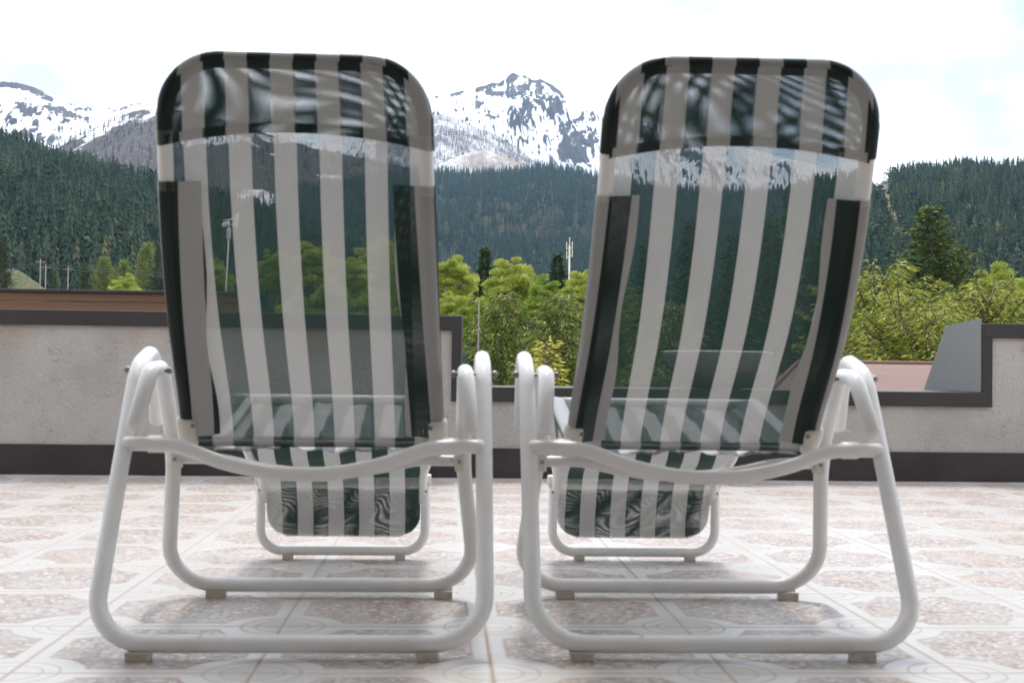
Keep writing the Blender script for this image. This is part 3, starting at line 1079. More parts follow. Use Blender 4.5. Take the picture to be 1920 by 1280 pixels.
def broadleaf_data(seed, nclump=130, per=320, leaf=0.046, hz=1.25):
    """unit-radius crown of leaf clumps carried by limbs, centred on the origin"""
    g = np.random.default_rng(seed)
    cs = []
    for i in range(nclump):
        u = g.normal(size=3); u /= np.linalg.norm(u)
        if u[2] < -0.55: u[2] *= -1
        rr = g.uniform(0.12, 1.0) ** 0.42
        bump = 1 + 0.15 * math.sin(3.1 * math.atan2(u[1], u[0]) + seed) + 0.12 * math.sin(6 * u[2] + 2 * seed) + g.normal(0, 0.07)
        cs.append(u * np.array([1, 1, hz]) * rr * bump * 0.86)
    V, D_, limbs = [], [], []
    for c in cs:
        sz = g.uniform(0.11, 0.22)
        n = int(per * g.uniform(0.5, 1.5))
        q = g.normal(size=(n, 3)); q /= np.linalg.norm(q, axis=1, keepdims=True)
        q *= (sz * g.uniform(0.1, 1.0, n) ** 0.5)[:, None] * np.array([1.25, 1.25, 0.62])
        V.append(c + q)
        D_.append(q / sz + g.normal(0, 0.8, (n, 3)))
        limbs.append(((0, 0, min(c[2] - np.hypot(c[0], c[1]) * 0.8, c[2] - 0.1)), tuple(c), 0.012 + 0.01 * g.uniform()))
    V, D_ = np.vstack(V), np.vstack(D_)
    n = len(V)
    ln = leaf * g.uniform(0.6, 1.35, n)
    return quads(V, D_, ln, ln * g.uniform(0.5, 0.85, n)), limbs


SPRUCE = mat_leaf('dark_spruce_needles', [(0.0, (0.007, 0.019, 0.009)), (0.45, (0.020, 0.047, 0.018)), (0.8, (0.045, 0.085, 0.025)), (1.0, (0.11, 0.155, 0.04))], 0.2)
SPRUCE3 = mat_leaf('green_spruce_needles', [(0.0, (0.012, 0.030, 0.011)), (0.45, (0.042, 0.082, 0.022)), (0.8, (0.11, 0.165, 0.038)), (1.0, (0.27, 0.31, 0.08))], 0.22)
SPRUCE2 = mat_leaf('fresh_spruce_needles', [(0.0, (0.022, 0.046, 0.012)), (0.35, (0.095, 0.155, 0.028)), (0.7, (0.23, 0.29, 0.052)), (0.93, (0.40, 0.43, 0.10)), (1.0, (0.28, 0.17, 0.09))], 0.35)
TIPS = mat_leaf('yellow_tipped_needles', [(0.0, (0.035, 0.06, 0.012)), (0.3, (0.14, 0.185, 0.024)), (0.65, (0.31, 0.34, 0.05)), (1.0, (0.54, 0.52, 0.13))], 0.4)
LIME = mat_leaf('spring_leaves', [(0.0, (0.17, 0.22, 0.028)), (0.4, (0.36, 0.42, 0.07)), (0.75, (0.52, 0.56, 0.13)), (1.0, (0.66, 0.66, 0.27))], 0.5, 1.2)
LIME2 = mat_leaf('deep_green_leaves', [(0.0, (0.085, 0.15, 0.022)), (0.4, (0.21, 0.30, 0.042)), (0.8, (0.36, 0.45, 0.08)), (1.0, (0.50, 0.55, 0.17))], 0.4, 1.2)
GOLD = mat_leaf('golden_needles', [(0.0, (0.20, 0.19, 0.02)), (0.5, (0.46, 0.42, 0.055)), (1.0, (0.66, 0.60, 0.16))], 0.35)
TWIG = simple('pale_twigs', (0.40, 0.35, 0.31), (0.28, 0.24, 0.21), 4, 0.9, 0.1)
CONEM = simple('brown_spruce_cones', (0.20, 0.105, 0.06), (0.30, 0.18, 0.11), 5, 0.8, 0.2)

PROTO = {}


def conifer(name, label, px, py, Y, kind, group=None, scale=1.0, dx=0):
    """spruce whose tip is seen at (px,py)"""
    tip = P(px, py, Y)
    H = tip.z - GZ
    key = (kind, )
    spec = dict(dark=dict(H=13, R=2.5, droop=0.30, tw=0.17, tww=0.042, hang=0.30, dens=1.9, per=9),
                fresh=dict(H=11, R=2.9, droop=0.42, tw=0.15, tww=0.030, hang=0.55, power=0.62, per=10, dens=2.4),
                weep=dict(H=9, R=3.0, droop=0.15, tw=0.13, tww=0.026, hang=0.35, power=0.50, per=12, dens=3.0, whorl=0.30),
                big=dict(H=13, R=3.9, droop=0.12, tw=0.16, tww=0.042, hang=0.18, dens=2.8, per=10, power=0.75, whorl=0.30),
                slim=dict(H=16, R=2.0, droop=0.35, tw=0.32, tww=0.09, hang=0.3),
                gold=dict(H=7.0, R=0.75, droop=0.1, tw=0.09, tww=0.030, hang=0.2, whorl=0.17, per=8, power=0.6, dens=2.2))[kind]
    mat = dict(big=SPRUCE3, dark=SPRUCE, fresh=SPRUCE2, weep=TIPS, slim=SPRUCE, gold=GOLD)[kind]
    variants = 2 if kind in ('dark', 'fresh', 'weep') else 1
    v = random.randrange(variants)
    key = (kind, v)
    root = thing(name, label, 'tree', (tip.x, tip.y, GZ), random.uniform(0, 6.28), group)
    if key not in PROTO:
        (V, Fc), limbs = conifer_data(seed=40 + 7 * v + len(kind), **spec)
        o = np_mesh('crown', V, Fc, mat, root)
        t = trunk_mb(spec['H'], 0.13, limbs, 0.5).build('trunk', BARK, root)
        PROTO[key] = (o.data, t.data)
    else:
        for nm, me in zip(('crown', 'trunk'), PROTO[key]):
            link(bpy.data.objects.new(nm, me), root)
    k = H / spec['H']
    root.scale = (k * scale, k * scale, k)
    return root


def broadleaf(name, label, px, py, Y, wpx, mat, group=None, hz=1.25):
    tip = P(px, py, Y)
    H = tip.z - GZ
    Rw = wpx / 2 * Y / F * 1.06
    v = random.randrange(3)
    root = thing(name, label, 'tree', (tip.x, tip.y, GZ), random.uniform(0, 6.28), group)
    key = ('bl', v, mat.name)
    cz = H - Rw * hz * 1.0
    if key not in PROTO:
        (V, Fc), limbs = broadleaf_data(91 + v * 13)
        o = np_mesh('crown', V, Fc, mat, root)
        t = MB()
        for a, b_, r in limbs:
            m = [(a[i] + b_[i]) / 2 for i in range(3)]
            t.tube([a, m, b_], [r, r * 0.7, r * 0.3], 5, False)
        t.tube([(0, 0, -1.3), (0, 0, 0), (0.02, 0, 0.8)], [0.07, 0.05, 0.015], 7)
        l = t.build('limbs', BARK, root)
        PROTO[key] = (o.data, l.data)
        objs = (o, l)
    else:
        objs = [link(bpy.data.objects.new(nm, me), root) for nm, me in zip(('crown', 'limbs'), PROTO[key])]
    for q in objs:
        q.scale = (Rw, Rw, Rw)
        q.location = (0, 0, cz)
    t = MB(); t.tube([(0, 0, -0.2), (0.03, 0, cz * 0.5), (0, 0, max(cz - Rw * 1.25, cz * 0.6))], [0.16, 0.13, 0.07 * Rw], 8)
    t.build('trunk', BARK, root)
    return root


def bare_tree(label, px, py, Y, wpx):
    tip = P(px, py, Y)
    H = tip.z - GZ
    root = thing('bare_tree', label, 'tree', (tip.x, tip.y, GZ))
    g = random.Random(5)
    t = MB()
    def br(p, d, l, r, lev):
        r = max(r, 0.02)
        q = p + d * l
        m = p + d * l * 0.5 + Vector((g.gauss(0, .04), g.gauss(0, .04), g.gauss(0, .03))) * l
        t.tube([p, m, q], [r, r * 0.8, r * 0.6], 5, False)
        if lev == 0: return
        for k in range(4 if lev > 2 else 3):
            nd = (d + Vector((g.gauss(0, .42), g.gauss(0, .42), 0.28 + g.gauss(0, .2)))).normalized()
            br(p + (q - p) * g.uniform(0.5, 1.0), nd, l * g.uniform(0.55, 0.78), r * 0.55, lev - 1)
    br(Vector((0, 0, 0)), Vector((0, 0, 1)), H * 0.42, 0.2, 5)
    o = t.build('branches', TWIG, root)
    zmax = max(v[2] for v in t.v)
    xm = max(abs(v[0]) for v in t.v)
    root.scale = (wpx / 2 * Y / F / xm, wpx / 2 * Y / F / xm, H / zmax)


def build_garden():
    GA, GB, GC, GD = 'garden spruces behind the parapet', 'spring green trees behind the parapet', 'yellow tipped conifers beside the red roof', 'dark spruces behind the bowl'
    # ---- gap between the loungers
    broadleaf('broadleaf_tree', 'lime green round tree below a bare pale-twigged crown', 850, 478, 75, 92, LIME, GB)
    bare_tree('bare pale-twigged tree rising behind a lime green crown', 838, 446, 84, 70)
    conifer('spruce_tree', 'narrow dark spruce tip beside a bright lime crown, nearer the bare tree', 909, 458, 88, 'slim', GA)
    broadleaf('broadleaf_tree', 'broad bright lime tree midway between the dark spruce tips', 958, 483, 70, 120, LIME, GB)
    broadleaf('broadleaf_tree', 'fresh green crown filling the gap between the two dark spruce tips, behind the broad lime', 1002, 512, 100, 130, LIME2, GB)
    broadleaf('broadleaf_tree', 'pale green crown behind the foot of the white mast', 1078, 514, 105, 130, LIME, GB)
    broadleaf('broadleaf_tree', 'fresh green crown right below the narrow dark spruce', 900, 524, 96, 110, LIME, GB)
    conifer('spruce_tree', 'dark spruce tip just beside the white mast', 1046, 470, 92, 'slim', GA, 1.15)
    broadleaf('broadleaf_tree', 'yellow-green tree in front of the white mast', 1094, 506, 62, 100, LIME, GB)
    broadleaf('broadleaf_tree', 'soft green round tree right below the dark spruce by the mast', 1024, 525, 48, 92, LIME2, GB)
    broadleaf('broadleaf_tree', 'low bright lime bushy tree just above the dark coping step', 846, 546, 44, 80, LIME, GB)
    broadleaf('broadleaf_tree', 'mid green bushy tree between lime crowns above the parapet step', 900, 556, 40, 90, LIME2, GB)
    conifer('spruce_tree', 'olive spruce with drooping boughs and brown cones above the low coping', 943, 545, 26, 'fresh', GA)
    conifer('spruce_tree', 'full green spruce behind the small golden conifer', 1052, 548, 24, 'fresh', GA, 1.05)
    conifer('spruce_tree', 'shaded dark spruce filling the gap behind the armrests', 998, 588, 28, 'dark', GA, 1.1)
    conifer('golden_conifer', 'small golden yellow conifer above the low coping beside the reclined chair', 1029, 634, 17, 'gold')
    # cones hanging in the olive spruce
    tp = P(943, 560, 25.4)
    # thin dead trunk
    a, b = P(894, 565, 24.2), P(893, 720, 24.2)
    dt = thing('dead_trunk', 'thin pale dead trunk with broken twigs left of the olive spruce', 'dead tree', (b.x, 24.2, GZ))
    t = MB()
    t.tube([(0, 0, -0.1), (0.02, 0, 4), (0.03, 0, a.z - GZ)], [0.05, 0.035, 0.012], 7)
    g = random.Random(2)
    for k in range(46):
        z = g.uniform(4.2, a.z - GZ - 0.03); an = g.uniform(0, 6.28); l = g.uniform(0.05, 0.16)
        t.tube([(0.03, 0, z), (0.03 + l * math.cos(an), l * math.sin(an), z - l * g.uniform(0.1, 0.9))], [0.006, 0.003], 4, False)
    t.build('stem', PALEBARK, dt)
    # ---- seen through the upright lounger
    for i, (px, py, Y, w, m, lb) in enumerate([
            (394, 476, 70, 96, LIME2, 'green tree beside the wind gauge seen through the mesh'),
            (520, 468, 64, 84, LIME2, 'leafy tree between pale stripes just right of the wind gauge'),
            (588, 452, 66, 104, LIME, 'lime crown in the middle of the upright striped back'),
            (655, 476, 60, 92, LIME, 'lower lime crown right of the middle of the upright striped back'),
            (712, 443, 72, 98, LIME, 'tallest lime crown seen through the upright striped back'),
            (770, 462, 70, 90, LIME2, 'green crown behind the dark hem of the upright striped back'),
            (612, 520, 42, 150, LIME2, 'nearest leafy tree above the coping behind the upright back'),
            (720, 528, 42, 130, LIME2, 'leafy bush-like tree behind the coping near the step')]):
        broadleaf('broadleaf_tree', lb, px, py, Y, w, m, GB)
    # ---- seen through the reclined lounger
    for px, py, Y, k, lb in [
            (1150, 500, 40, 'fresh', 'green spruce close beside the edge of the reclined chair back'),
            (1215, 438, 42, 'dark', 'dark spruce at the near edge of the reclined back, above the armrest'),
            (1296, 408, 46, 'dark', 'dark spruce directly above the rim of the stone bowl, near its left end'),
            (1376, 428, 42, 'dark', 'dark spruce above the middle of the stone bowl'),
            (1448, 402, 50, 'dark', 'tallest dark spruce seen through the reclined striped back'),
            (1530, 446, 42, 'dark', 'dark spruce behind the outer hem of the reclined back'),
            (1262, 560, 22, 'fresh', 'fresh green spruce showing under the left tip of the bowl'),
            (1470, 560, 26, 'dark', 'low dark spruce behind the hip of the red roof')]:
        conifer('spruce_tree', lb, px, py, Y, k, GD)
    # ---- right hand garden
    conifer('spruce_tree', 'large dark green spruce standing tallest above the red roof', 1746, 382, 40, 'big', GA, 1.0)
    conifer('spruce_tree', 'thin spruce tip just right of the large dark spruce', 1798, 458, 44, 'big', GA, 0.7)
    broadleaf('broadleaf_tree', 'yellow-green tree right of the large spruce over the tall wall', 1862, 494, 44, 130, LIME, GB)
    broadleaf('broadleaf_tree', 'light green tree half hidden behind the reclined chair edge', 1606, 552, 36, 120, LIME2, GB)
    broadleaf('broadleaf_tree', 'bright green tree at the far end of the tall wall', 1930, 520, 40, 110, LIME, GB)
    conifer('weeping_conifer', 'yellow-green weeping conifer next to the reclined chair edge', 1640, 512, 24, 'weep', GC)
    conifer('weeping_conifer', 'yellow-green conifer left of the large spruce above the red roof', 1690, 556, 21, 'weep', GC, 0.9)
    conifer('weeping_conifer', 'bright-tipped conifer right in front of the large spruce', 1748, 588, 20, 'weep', GC, 0.9)
    conifer('weeping_conifer', 'olive feathery conifer above the tall wall and grey flank', 1850, 540, 22, 'weep', GC, 1.0)
    conifer('weeping_conifer', 'feathery conifer at the outer end of the tall wall', 1915, 552, 24, 'weep', GC, 1.0)
    # ---- left, far beyond the railing
    broadleaf('broadleaf_tree', 'single round lime tree above the brown railing', 237, 513, 150, 54, LIME, None)
    GE = 'trees at the foot of the forest beyond the railing'
    for px, py, Y, k, lb in [(6, 436, 230, 'dark', 'tall dark spruce at the outer end of the brown railing'),
                             (232, 484, 240, 'fresh', 'light green spruce behind the round lime tree'),
                             (277, 452, 300, 'fresh', 'slim pale spruce right of the round lime tree'),
                             (196, 480, 260, 'fresh', 'olive spruce left of the round lime tree'),
                             (300, 450, 280, 'dark', 'dark spruce close to the upright lounger hem'),
                             (100, 498, 230, 'dark', 'dark spruce beside the grassy mound with the poles'),
                             (160, 490, 250, 'dark', 'dark spruce between the mound and the olive spruce')]:
        conifer('spruce_tree', lb, px, py, Y, k, GE, 0.9)
    # mast
    top, = [P(1068, 448, 130)]
    ms = thing('antenna_mast', 'white antenna mast rising between the garden trees', 'mast', (top.x, 130, GZ))
    Hm = top.z - GZ
    t = MB(); t.tube([(0, 0, 0), (0, 0, Hm * 0.97)], [0.13, 0.085], 12); t.build('pole', PLASTIC, ms)
    for k, (z, l) in enumerate(((Hm - 0.1, 0.0), (Hm - 0.55, 0.26), (Hm - 0.6, -0.3), (Hm - 1.35, 0.27), (Hm - 1.5, -0.28))):
        b = MB()
        b.tube([(0, 0, z - 0.35), (l, -0.1, z - 0.35)], 0.04, 6)
        b.tube([(l, -0.1, z - 0.5), (l, -0.1, z + 0.25)], 0.045, 8)
        b.build('antenna', PLASTIC, ms)
    # utility poles on the mound
    for i, px in enumerate((24, 76, 86, 128)):
        tp = P(px, (502, 486, 496, 500)[i], 240)
        up = thing('utility_pole', ['short pole nearest the outer end of the railing', 'taller of the two poles side by side on the mound', 'shorter of the two poles side by side on the mound', 'lone pole over the foot of the mound, next to the spruces'][i], 'utility pole', (tp.x, 240, GZ), 0, 'utility poles above the railing')
        Hp = tp.z - GZ
        b = MB(); b.tube([(0, 0, 0), (0, 0, Hp)], [0.16, 0.11], 8); b.build('pole', PALEBARK, up)
        b = MB(); b.tube([(-0.9, 0, Hp - 0.5), (0.9, 0, Hp - 0.5)], 0.07, 6); b.build('crossarm', PALEBARK, up)
    t = MB()
    for dz in (0, -6):
        pts = [P(x, y + dz, 240.0) for x, y in ((-160, 494), (-80, 500), (24, 503), (76, 502), (180, 510), (300, 518), (420, 516))]
        t.tube(pts, 0.06, 5)
    tag(t.build('power_line', BLACKM), 'dark sagging wires strung along the poles beyond the railing', 'power line')


# ------------------------------------------------------------------ terrain
def hy(px):
    return 700 + (np.asarray(px) - 830) * 0.0122


class Hill:
    """ridge whose skyline passes through the given pixels, at a real distance"""
    def __init__(self, name, crest, yc, yf, zf, nx, nt, amp, gx, gy, jag, mat, prof=1.25, back=0.35, rig=0.0, attrs=False, polys=(), label=None, kind='structure', smooth=True, seed=0.0):
        cx, cyv = np.array([c[0] for c in crest], float), np.array([c[1] for c in crest], float)
        px = np.linspace(cx[0], cx[-1], nx)
        py = np.interp(px, cx, cyv)
        py = py + jag * fbm(px / 26.0 + seed, np.full(nx, 3.7 + seed), 5, 0.6)
        ycol = np.interp(px, cx, yc) if isinstance(yc, (list, tuple)) else np.full(nx, float(yc))
        t = np.concatenate([np.linspace(0, 1, nt), np.linspace(1, 1 + back, max(6, nt // 5))[1:]])
        T, PX = np.meshgrid(t, px, indexing='ij')
        YC = np.broadcast_to(ycol, T.shape)
        Y = yf + (YC - yf) * T
        # column directions through the viewpoint
        dirx = (PX - 830) / F
        X = dirx * Y
        zc = CAM.z + (hy(px) - py) * ycol / F
        ZC = np.broadcast_to(zc, T.shape)
        Tm = np.clip(T, 0, 1)
        base = zf + (ZC - zf) * Tm ** prof
        env = np.sin(PI * np.clip(Tm, 0, 1)) ** 0.8
        nz = fbm(X / gx + 5 + seed, Y / gy + 2, 6)
        rg = ridged(X / gx + 2.2 + seed + 0.25 * nz, Y / gy + 7.1, 6)
        det = nz * (1 - rig) + (rg - 0.55) * rig
        Z = base + amp * env * det
        # nothing may rise above the traced skyline
        lim = CAM.z + (ZC - CAM.z) / YC * Y * (0.35 + 0.65 * Tm ** 0.5) if False else CAM.z + (ZC - CAM.z) / YC * Y - (1 - Tm) * 0.02 * np.abs(ZC)
        Z = np.where(T <= 1, np.minimum(Z, np.maximum(lim, zf)), base - (T - 1) * (ZC - zf) * 0.9)
        Z = np.maximum(Z, zf - 1)
        Z[0, :] = zf - 2
        self.X, self.Y, self.Z, self.T, self.PX = X, Y, Z, T, PX
        m, n = X.shape
        V = np.stack([X, Y, Z], -1).reshape(-1, 3)
        idx = np.arange(m * n).reshape(m, n)
        Fc = np.stack([idx[:-1, :-1], idx[:-1, 1:], idx[1:, 1:], idx[1:, :-1]], -1).reshape(-1, 4)
        at = None
        if attrs:
            gz_y, gz_x = np.gradient(Z)
            dY = np.gradient(Y, axis=0); dX = np.gradient(X, axis=1)
            sl = np.hypot(gz_y / dY, gz_x / dX)
            lapl = -(np.roll(Z, 3, 1) + np.roll(Z, -3, 1) - 2 * Z) / (np.abs(dX) * 3)
            rock = 0.40 * np.clip((sl - 0.55) / 0.9, -0.6, 1.2) + 0.30 * np.clip(lapl, -1, 1) + 0.28
            rock = rock * 0.75 + 0.20 * np.clip((T - 0.976) / 0.02, 0, 1) * (T <= 1.02) * (0.35 + 1.3 * (fbm(X / 90, Y / 90, 3) > -0.05))
            PYV = hy(PX) - (Z - CAM.z) * F / Y            # outcrops: bare rock bands with outlines of their own
            best = np.full(X.shape, -30.0)
            wx, wy = PX + 7 * fbm(X / 160, Y / 300, 4), PYV + 6 * fbm(X / 150 + 9, Y / 300, 4)
            for pl in polys:
                q = np.array(pl, float)
                ins = np.zeros(X.shape, bool); dist = np.full(X.shape, 1e9)
                for (xa, ya), (xb, yb) in zip(q, np.roll(q, -1, 0)):
                    ins ^= ((ya > wy) != (yb > wy)) & (wx < (xb - xa) * (wy - ya) / (yb - ya + 1e-9) + xa)
                    tt = np.clip(((wx - xa) * (xb - xa) + (wy - ya) * (yb - ya)) / ((xb - xa) ** 2 + (yb - ya) ** 2 + 1e-9), 0, 1)
                    dist = np.minimum(dist, np.hypot(wx - xa - tt * (xb - xa), wy - ya - tt * (yb - ya)))
                best = np.maximum(best, np.where(ins, dist, -dist))
            if len(polys): rock = rock - 0.08 + 0.42 * np.clip(best / 9 + 0.25, -0.35, 0.66)
            at = {'rock': rock.reshape(-1)}
        self.obj = np_mesh(name, V, Fc, mat, None, smooth, at)
        if kind == 'structure':
            tag(self.obj, kind='structure')

    def scatter(self, n, g, mask=None, tmin=0.02, tmax=1.03, bias=1.0):
        m, k = self.X.shape
        rows = g.uniform(0, 1, n) ** bias
        tt = tmin + (tmax - tmin) * rows
        ti = np.searchsorted(self.T[:, 0], tt).clip(1, m - 1)
        f = ((tt - self.T[ti - 1, 0]) / (self.T[ti, 0] - self.T[ti - 1, 0])).clip(0, 1)
        ci = g.uniform(0, k - 1.001, n)
        c0 = ci.astype(int); fc = ci - c0
        def bil(A):
            return (A[ti - 1, c0] * (1 - fc) + A[ti - 1, c0 + 1] * fc) * (1 - f) + (A[ti, c0] * (1 - fc) + A[ti, c0 + 1] * fc) * f
        pos = np.stack([bil(self.X), bil(self.Y), bil(self.Z)], -1)
        px = bil(self.PX)
        py = hy(px) - (pos[:, 2] - CAM.z) * F / pos[:, 1]
        if mask is not None:
            k_ = mask(px, py, pos, g)
            pos = pos[k_]
        return pos


def cone_tree(tiers=4, sides=7, seed=0, wid=0.2):
    """unit-height layered spruce for far woods; each tier is a star of drooping boughs"""
    g = np.random.default_rng(seed)
    V, Fc = [], []
    for i in range(tiers):
        f = i / tiers
        z0 = 0.05 + 0.90 * f
        r = wid * (1 - 0.90 * f) ** 0.85 * g.uniform(0.85, 1.15)
        a0 = g.uniform(0, 6.28)
        for k in range(sides):
            a = a0 + 2 * PI * (k + g.uniform(-0.25, 0.25)) / sides
            rr = r * g.uniform(0.65, 1.25)
            da = PI / sides * 1.15
            zt = z0 + (0.17 - 0.06 * f)
            b = len(V)
            V.append((0.0, 0.0, zt))
            V.append((rr * math.cos(a - da) * 0.62, rr * math.sin(a - da) * 0.62, z0 + 0.035))
            V.append((rr * math.cos(a), rr * math.sin(a), z0 - 0.02 + g.uniform(-0.02, 0.02)))
            V.append((rr * math.cos(a + da) * 0.62, rr * math.sin(a + da) * 0.62, z0 + 0.035))
            Fc += [(b, b + 1, b + 2), (b, b + 2, b + 3)]
    b = len(V)
    V += [(-0.012, 0, 0.9), (0.012, 0.006, 0.9), (0, 0, 1.0)]
    Fc.append((b, b + 1, b + 2))
    return np.array(V), np.array(Fc)


def blob_tree(seed=0, wid=0.34):
    g = np.random.default_rng(seed)
    V, Fc = [], []
    for i in range(90):
        u = g.normal(size=3); u /= np.linalg.norm(u)
        c = np.array([0, 0, 0.58]) + u * np.array([wid, wid, 0.40]) * g.uniform(0.4, 1)
        b = len(V)
        for k in range(3):
            V.append(tuple(c + g.normal(0, 0.05, 3)))
        Fc.append((b, b + 1, b + 2))
    return np.array(V), np.array(Fc)


def forest(name, pos, hmin, hmax, mat, protos, g, label, skew=0.0):
    """one mass of far trees"""
    n = len(pos)
    which = g.integers(0, len(protos), n)
    Vs, Fs, A = [], [], []
    base = 0
    for i, (V, Fc) in enumerate(protos):
        k = np.where(which == i)[0]
        if len(k) == 0: continue
        h = g.uniform(hmin, hmax, len(k))
        a = g.uniform(0, 2 * PI, len(k))
        w = g.uniform(0.8, 1.25, len(k)) * h
        ca, sa = np.cos(a)[:, None], np.sin(a)[:, None]
        x = (V[None, :, 0] * ca - V[None, :, 1] * sa) * w[:, None] + pos[k, 0:1]
        y = (V[None, :, 0] * sa + V[None, :, 1] * ca) * w[:, None] + pos[k, 1:2]
        z = V[None, :, 2] * h[:, None] + pos[k, 2:3] - 0.5
        Vs.append(np.stack([x, y, z], -1).reshape(-1, 3))
        nv = len(V)
        Fs.append((Fc[None] + (np.arange(len(k)) * nv)[:, None, None]).reshape(-1, 3) + base)
        rr = np.repeat(g.uniform(0, 1, len(k)), nv)
        A.append(rr)
        base += len(k) * nv
    o = np_mesh(name, np.vstack(Vs), np.vstack(Fs), mat, None, False, {'tree_tone': np.concatenate(A)})
    tag(o, label, 'forest', None, 'stuff')
    return o


def mat_forest(name, stops, ns=0.01, blotch=None):
    m, nt, out = new_mat(name)
    g = N(nt)
    at = g.node('ShaderNodeAttribute', attribute_name='tree_tone')
    p = g.pos()
    r = g.math('ADD', g.math('MULTIPLY', at.outputs['Fac'], 0.62), g.math('MULTIPLY', g.ramp(g.noise(p, ns, 4), [(0.3, 0.0), (0.7, 1.0)]), 0.38))
    col = g.ramp(r, stops)
    nt.links.new(g.principled(col, 0.8, 0.1), out.inputs[0])
    return m


def build_land():
    g = np.random.default_rng(5)
    GRASS = mat_hill('meadow', (0.10, 0.14, 0.04), (0.16, 0.17, 0.06), (0.22, 0.19, 0.09), 0.02)
    b = MB(); b.box(-9000, 9000, -60, 12000, GZ - 0.5, GZ)
    # the part below the terrace is the garden
    tag(b.build('ground', GRASS, None, False), kind='structure')
    FLOORD = mat_hill('dark_forest_floor', (0.018, 0.028, 0.014), (0.035, 0.040, 0.020), (0.06, 0.05, 0.032), 0.01)
    BROWN = mat_hill('bare_larch_slope', (0.062, 0.047, 0.041), (0.085, 0.064, 0.053), (0.12, 0.098, 0.088), 0.006, True)
    SNOW = mat_snow('spring_snow_and_rock', 0.10)
    SNOW2 = mat_snow('patchy_snow_and_rock', 0.10)

    PAST = mat_hill('snow_streaked_pasture', (0.26, 0.20, 0.16), (0.80, 0.79, 0.78), (0.34, 0.28, 0.23), 0.012)
    # snowy massif in the middle
    crest = [(520, 300), (640, 250), (740, 205), (790, 184), (805, 180), (824, 179), (844, 173), (865, 169), (882, 167), (892, 161), (907, 158), (916, 154), (931, 151), (943, 146), (946, 141),
             (955, 135), (965, 138), (977, 139), (986, 143), (996, 148), (1008, 145), (1018, 151), (1033, 158), (1047, 168), (1056, 174), (1069, 183), (1079, 185), (1088, 183), (1100, 187),
             (1122, 192), (1139, 187), (1146, 183), (1200, 202), (1280, 236), (1360, 262), (1450, 285), (1560, 310), (1680, 335), (1800, 350)]
    Hill('snowy_mountain', crest, 7200, 3900, 60, 900, 330, 560, 620, 1300, 4.0, SNOW, 1.0, 0.3, 0.85, True, [
        [(1001, 154), (1011, 156), (1042, 190), (1052, 207), (1028, 224), (1018, 205), (998, 196), (990, 212), (982, 229), (950, 233), (970, 204), (986, 175)],
        [(897, 168), (936, 170), (970, 156), (986, 158), (986, 168), (965, 182), (936, 179), (904, 181)],
        [(806, 181), (844, 174), (880, 169), (881, 173), (845, 179), (808, 187)], [(884, 168), (900, 160), (916, 156), (914, 161), (897, 169), (886, 174)],
        [(918, 156), (936, 151), (934, 157), (918, 162)], [(990, 147), (1008, 146), (1016, 152), (1000, 153)], [(866, 178), (884, 177), (892, 183), (876, 187)], [(838, 200), (862, 204), (858, 212), (836, 210)],
        [(872, 196), (886, 186), (902, 187), (919, 219), (908, 216)], [(842, 184), (854, 186), (852, 194), (838, 194)],
        [(1042, 280), (1054, 265), (1074, 246), (1100, 236), (1122, 241), (1122, 265), (1091, 272), (1103, 304), (1042, 296)],
        [(1042, 246), (1066, 222), (1091, 202), (1102, 206), (1060, 252)], [(1076, 184), (1120, 189), (1146, 194), (1142, 204), (1095, 193)],
        [(1098, 204), (1120, 212), (1134, 226), (1110, 224)], [(1016, 150), (1040, 166), (1056, 182), (1050, 190), (1030, 172)], [(944, 144), (962, 139), (960, 150), (946, 152)],
        [(1180, 215), (1260, 250), (1330, 300), (1240, 300), (1200, 260)], [(700, 230), (760, 210), (790, 225), (740, 260)]], seed=0.0)
    # snowy summit on the left
    crest = [(-260, 230), (-120, 190), (-40, 168), (0, 164), (36, 163), (70, 172), (104, 190), (140, 204), (165, 206), (185, 215), (215, 208), (240, 204), (270, 199), (300, 196), (340, 190),
             (400, 200), (470, 225), (560, 270), (680, 320)]
    Hill('snowy_summit', crest, 5600, 3300, 60, 620, 260, 380, 500, 1000, 5.0, SNOW2, 1.0, 0.3, 0.7, True, [
        [(90, 207), (120, 210), (165, 228), (170, 238), (131, 232), (100, 218)], [(38, 256), (69, 253), (112, 267), (103, 275), (69, 272)],
        [(30, 198), (65, 207), (78, 224), (58, 228), (45, 216)], [(14, 232), (25, 224), (37, 240), (20, 248)], [(137, 206), (180, 209), (176, 216), (140, 215)],
        [(-40, 170), (36, 164), (74, 176), (104, 193), (100, 198), (60, 180), (0, 172)], [(-30, 210), (0, 200), (12, 214), (-10, 228)], [(60, 232), (74, 230), (80, 246), (66, 246)],
        [(0, 250), (14, 252), (20, 266), (0, 270)], [(205, 214), (240, 206), (246, 212), (214, 222)], [(-120, 230), (-60, 210), (-50, 240), (-110, 250)]], seed=13.0)
    # brown wooded ridges below the snow
    crest = [(40, 320), (110, 288), (150, 262), (200, 236), (250, 216), (300, 207), (350, 214), (430, 232), (520, 262), (600, 285), (680, 300), (760, 316), (860, 335)]
    br = Hill('larch_ridge', crest, 3900, 1800, 10, 300, 120, 160, 380, 600, 5.0, BROWN, 1.0, 0.3, 0.3, seed=4.0)
    crest = [(700, 260), (780, 226), (820, 214), (850, 222), (880, 236), (920, 250), (950, 268), (985, 292), (1020, 312), (1060, 330)]
    br2 = Hill('larch_spur', crest, 5200, 2900, 10, 220, 90, 120, 320, 600, 4.0, mat_hill('snowy_wood_floor', (0.17, 0.145, 0.15), (0.72, 0.72, 0.74), (0.26, 0.225, 0.23), 0.010), 1.0, 0.2, 0.4, True, seed=8.0)

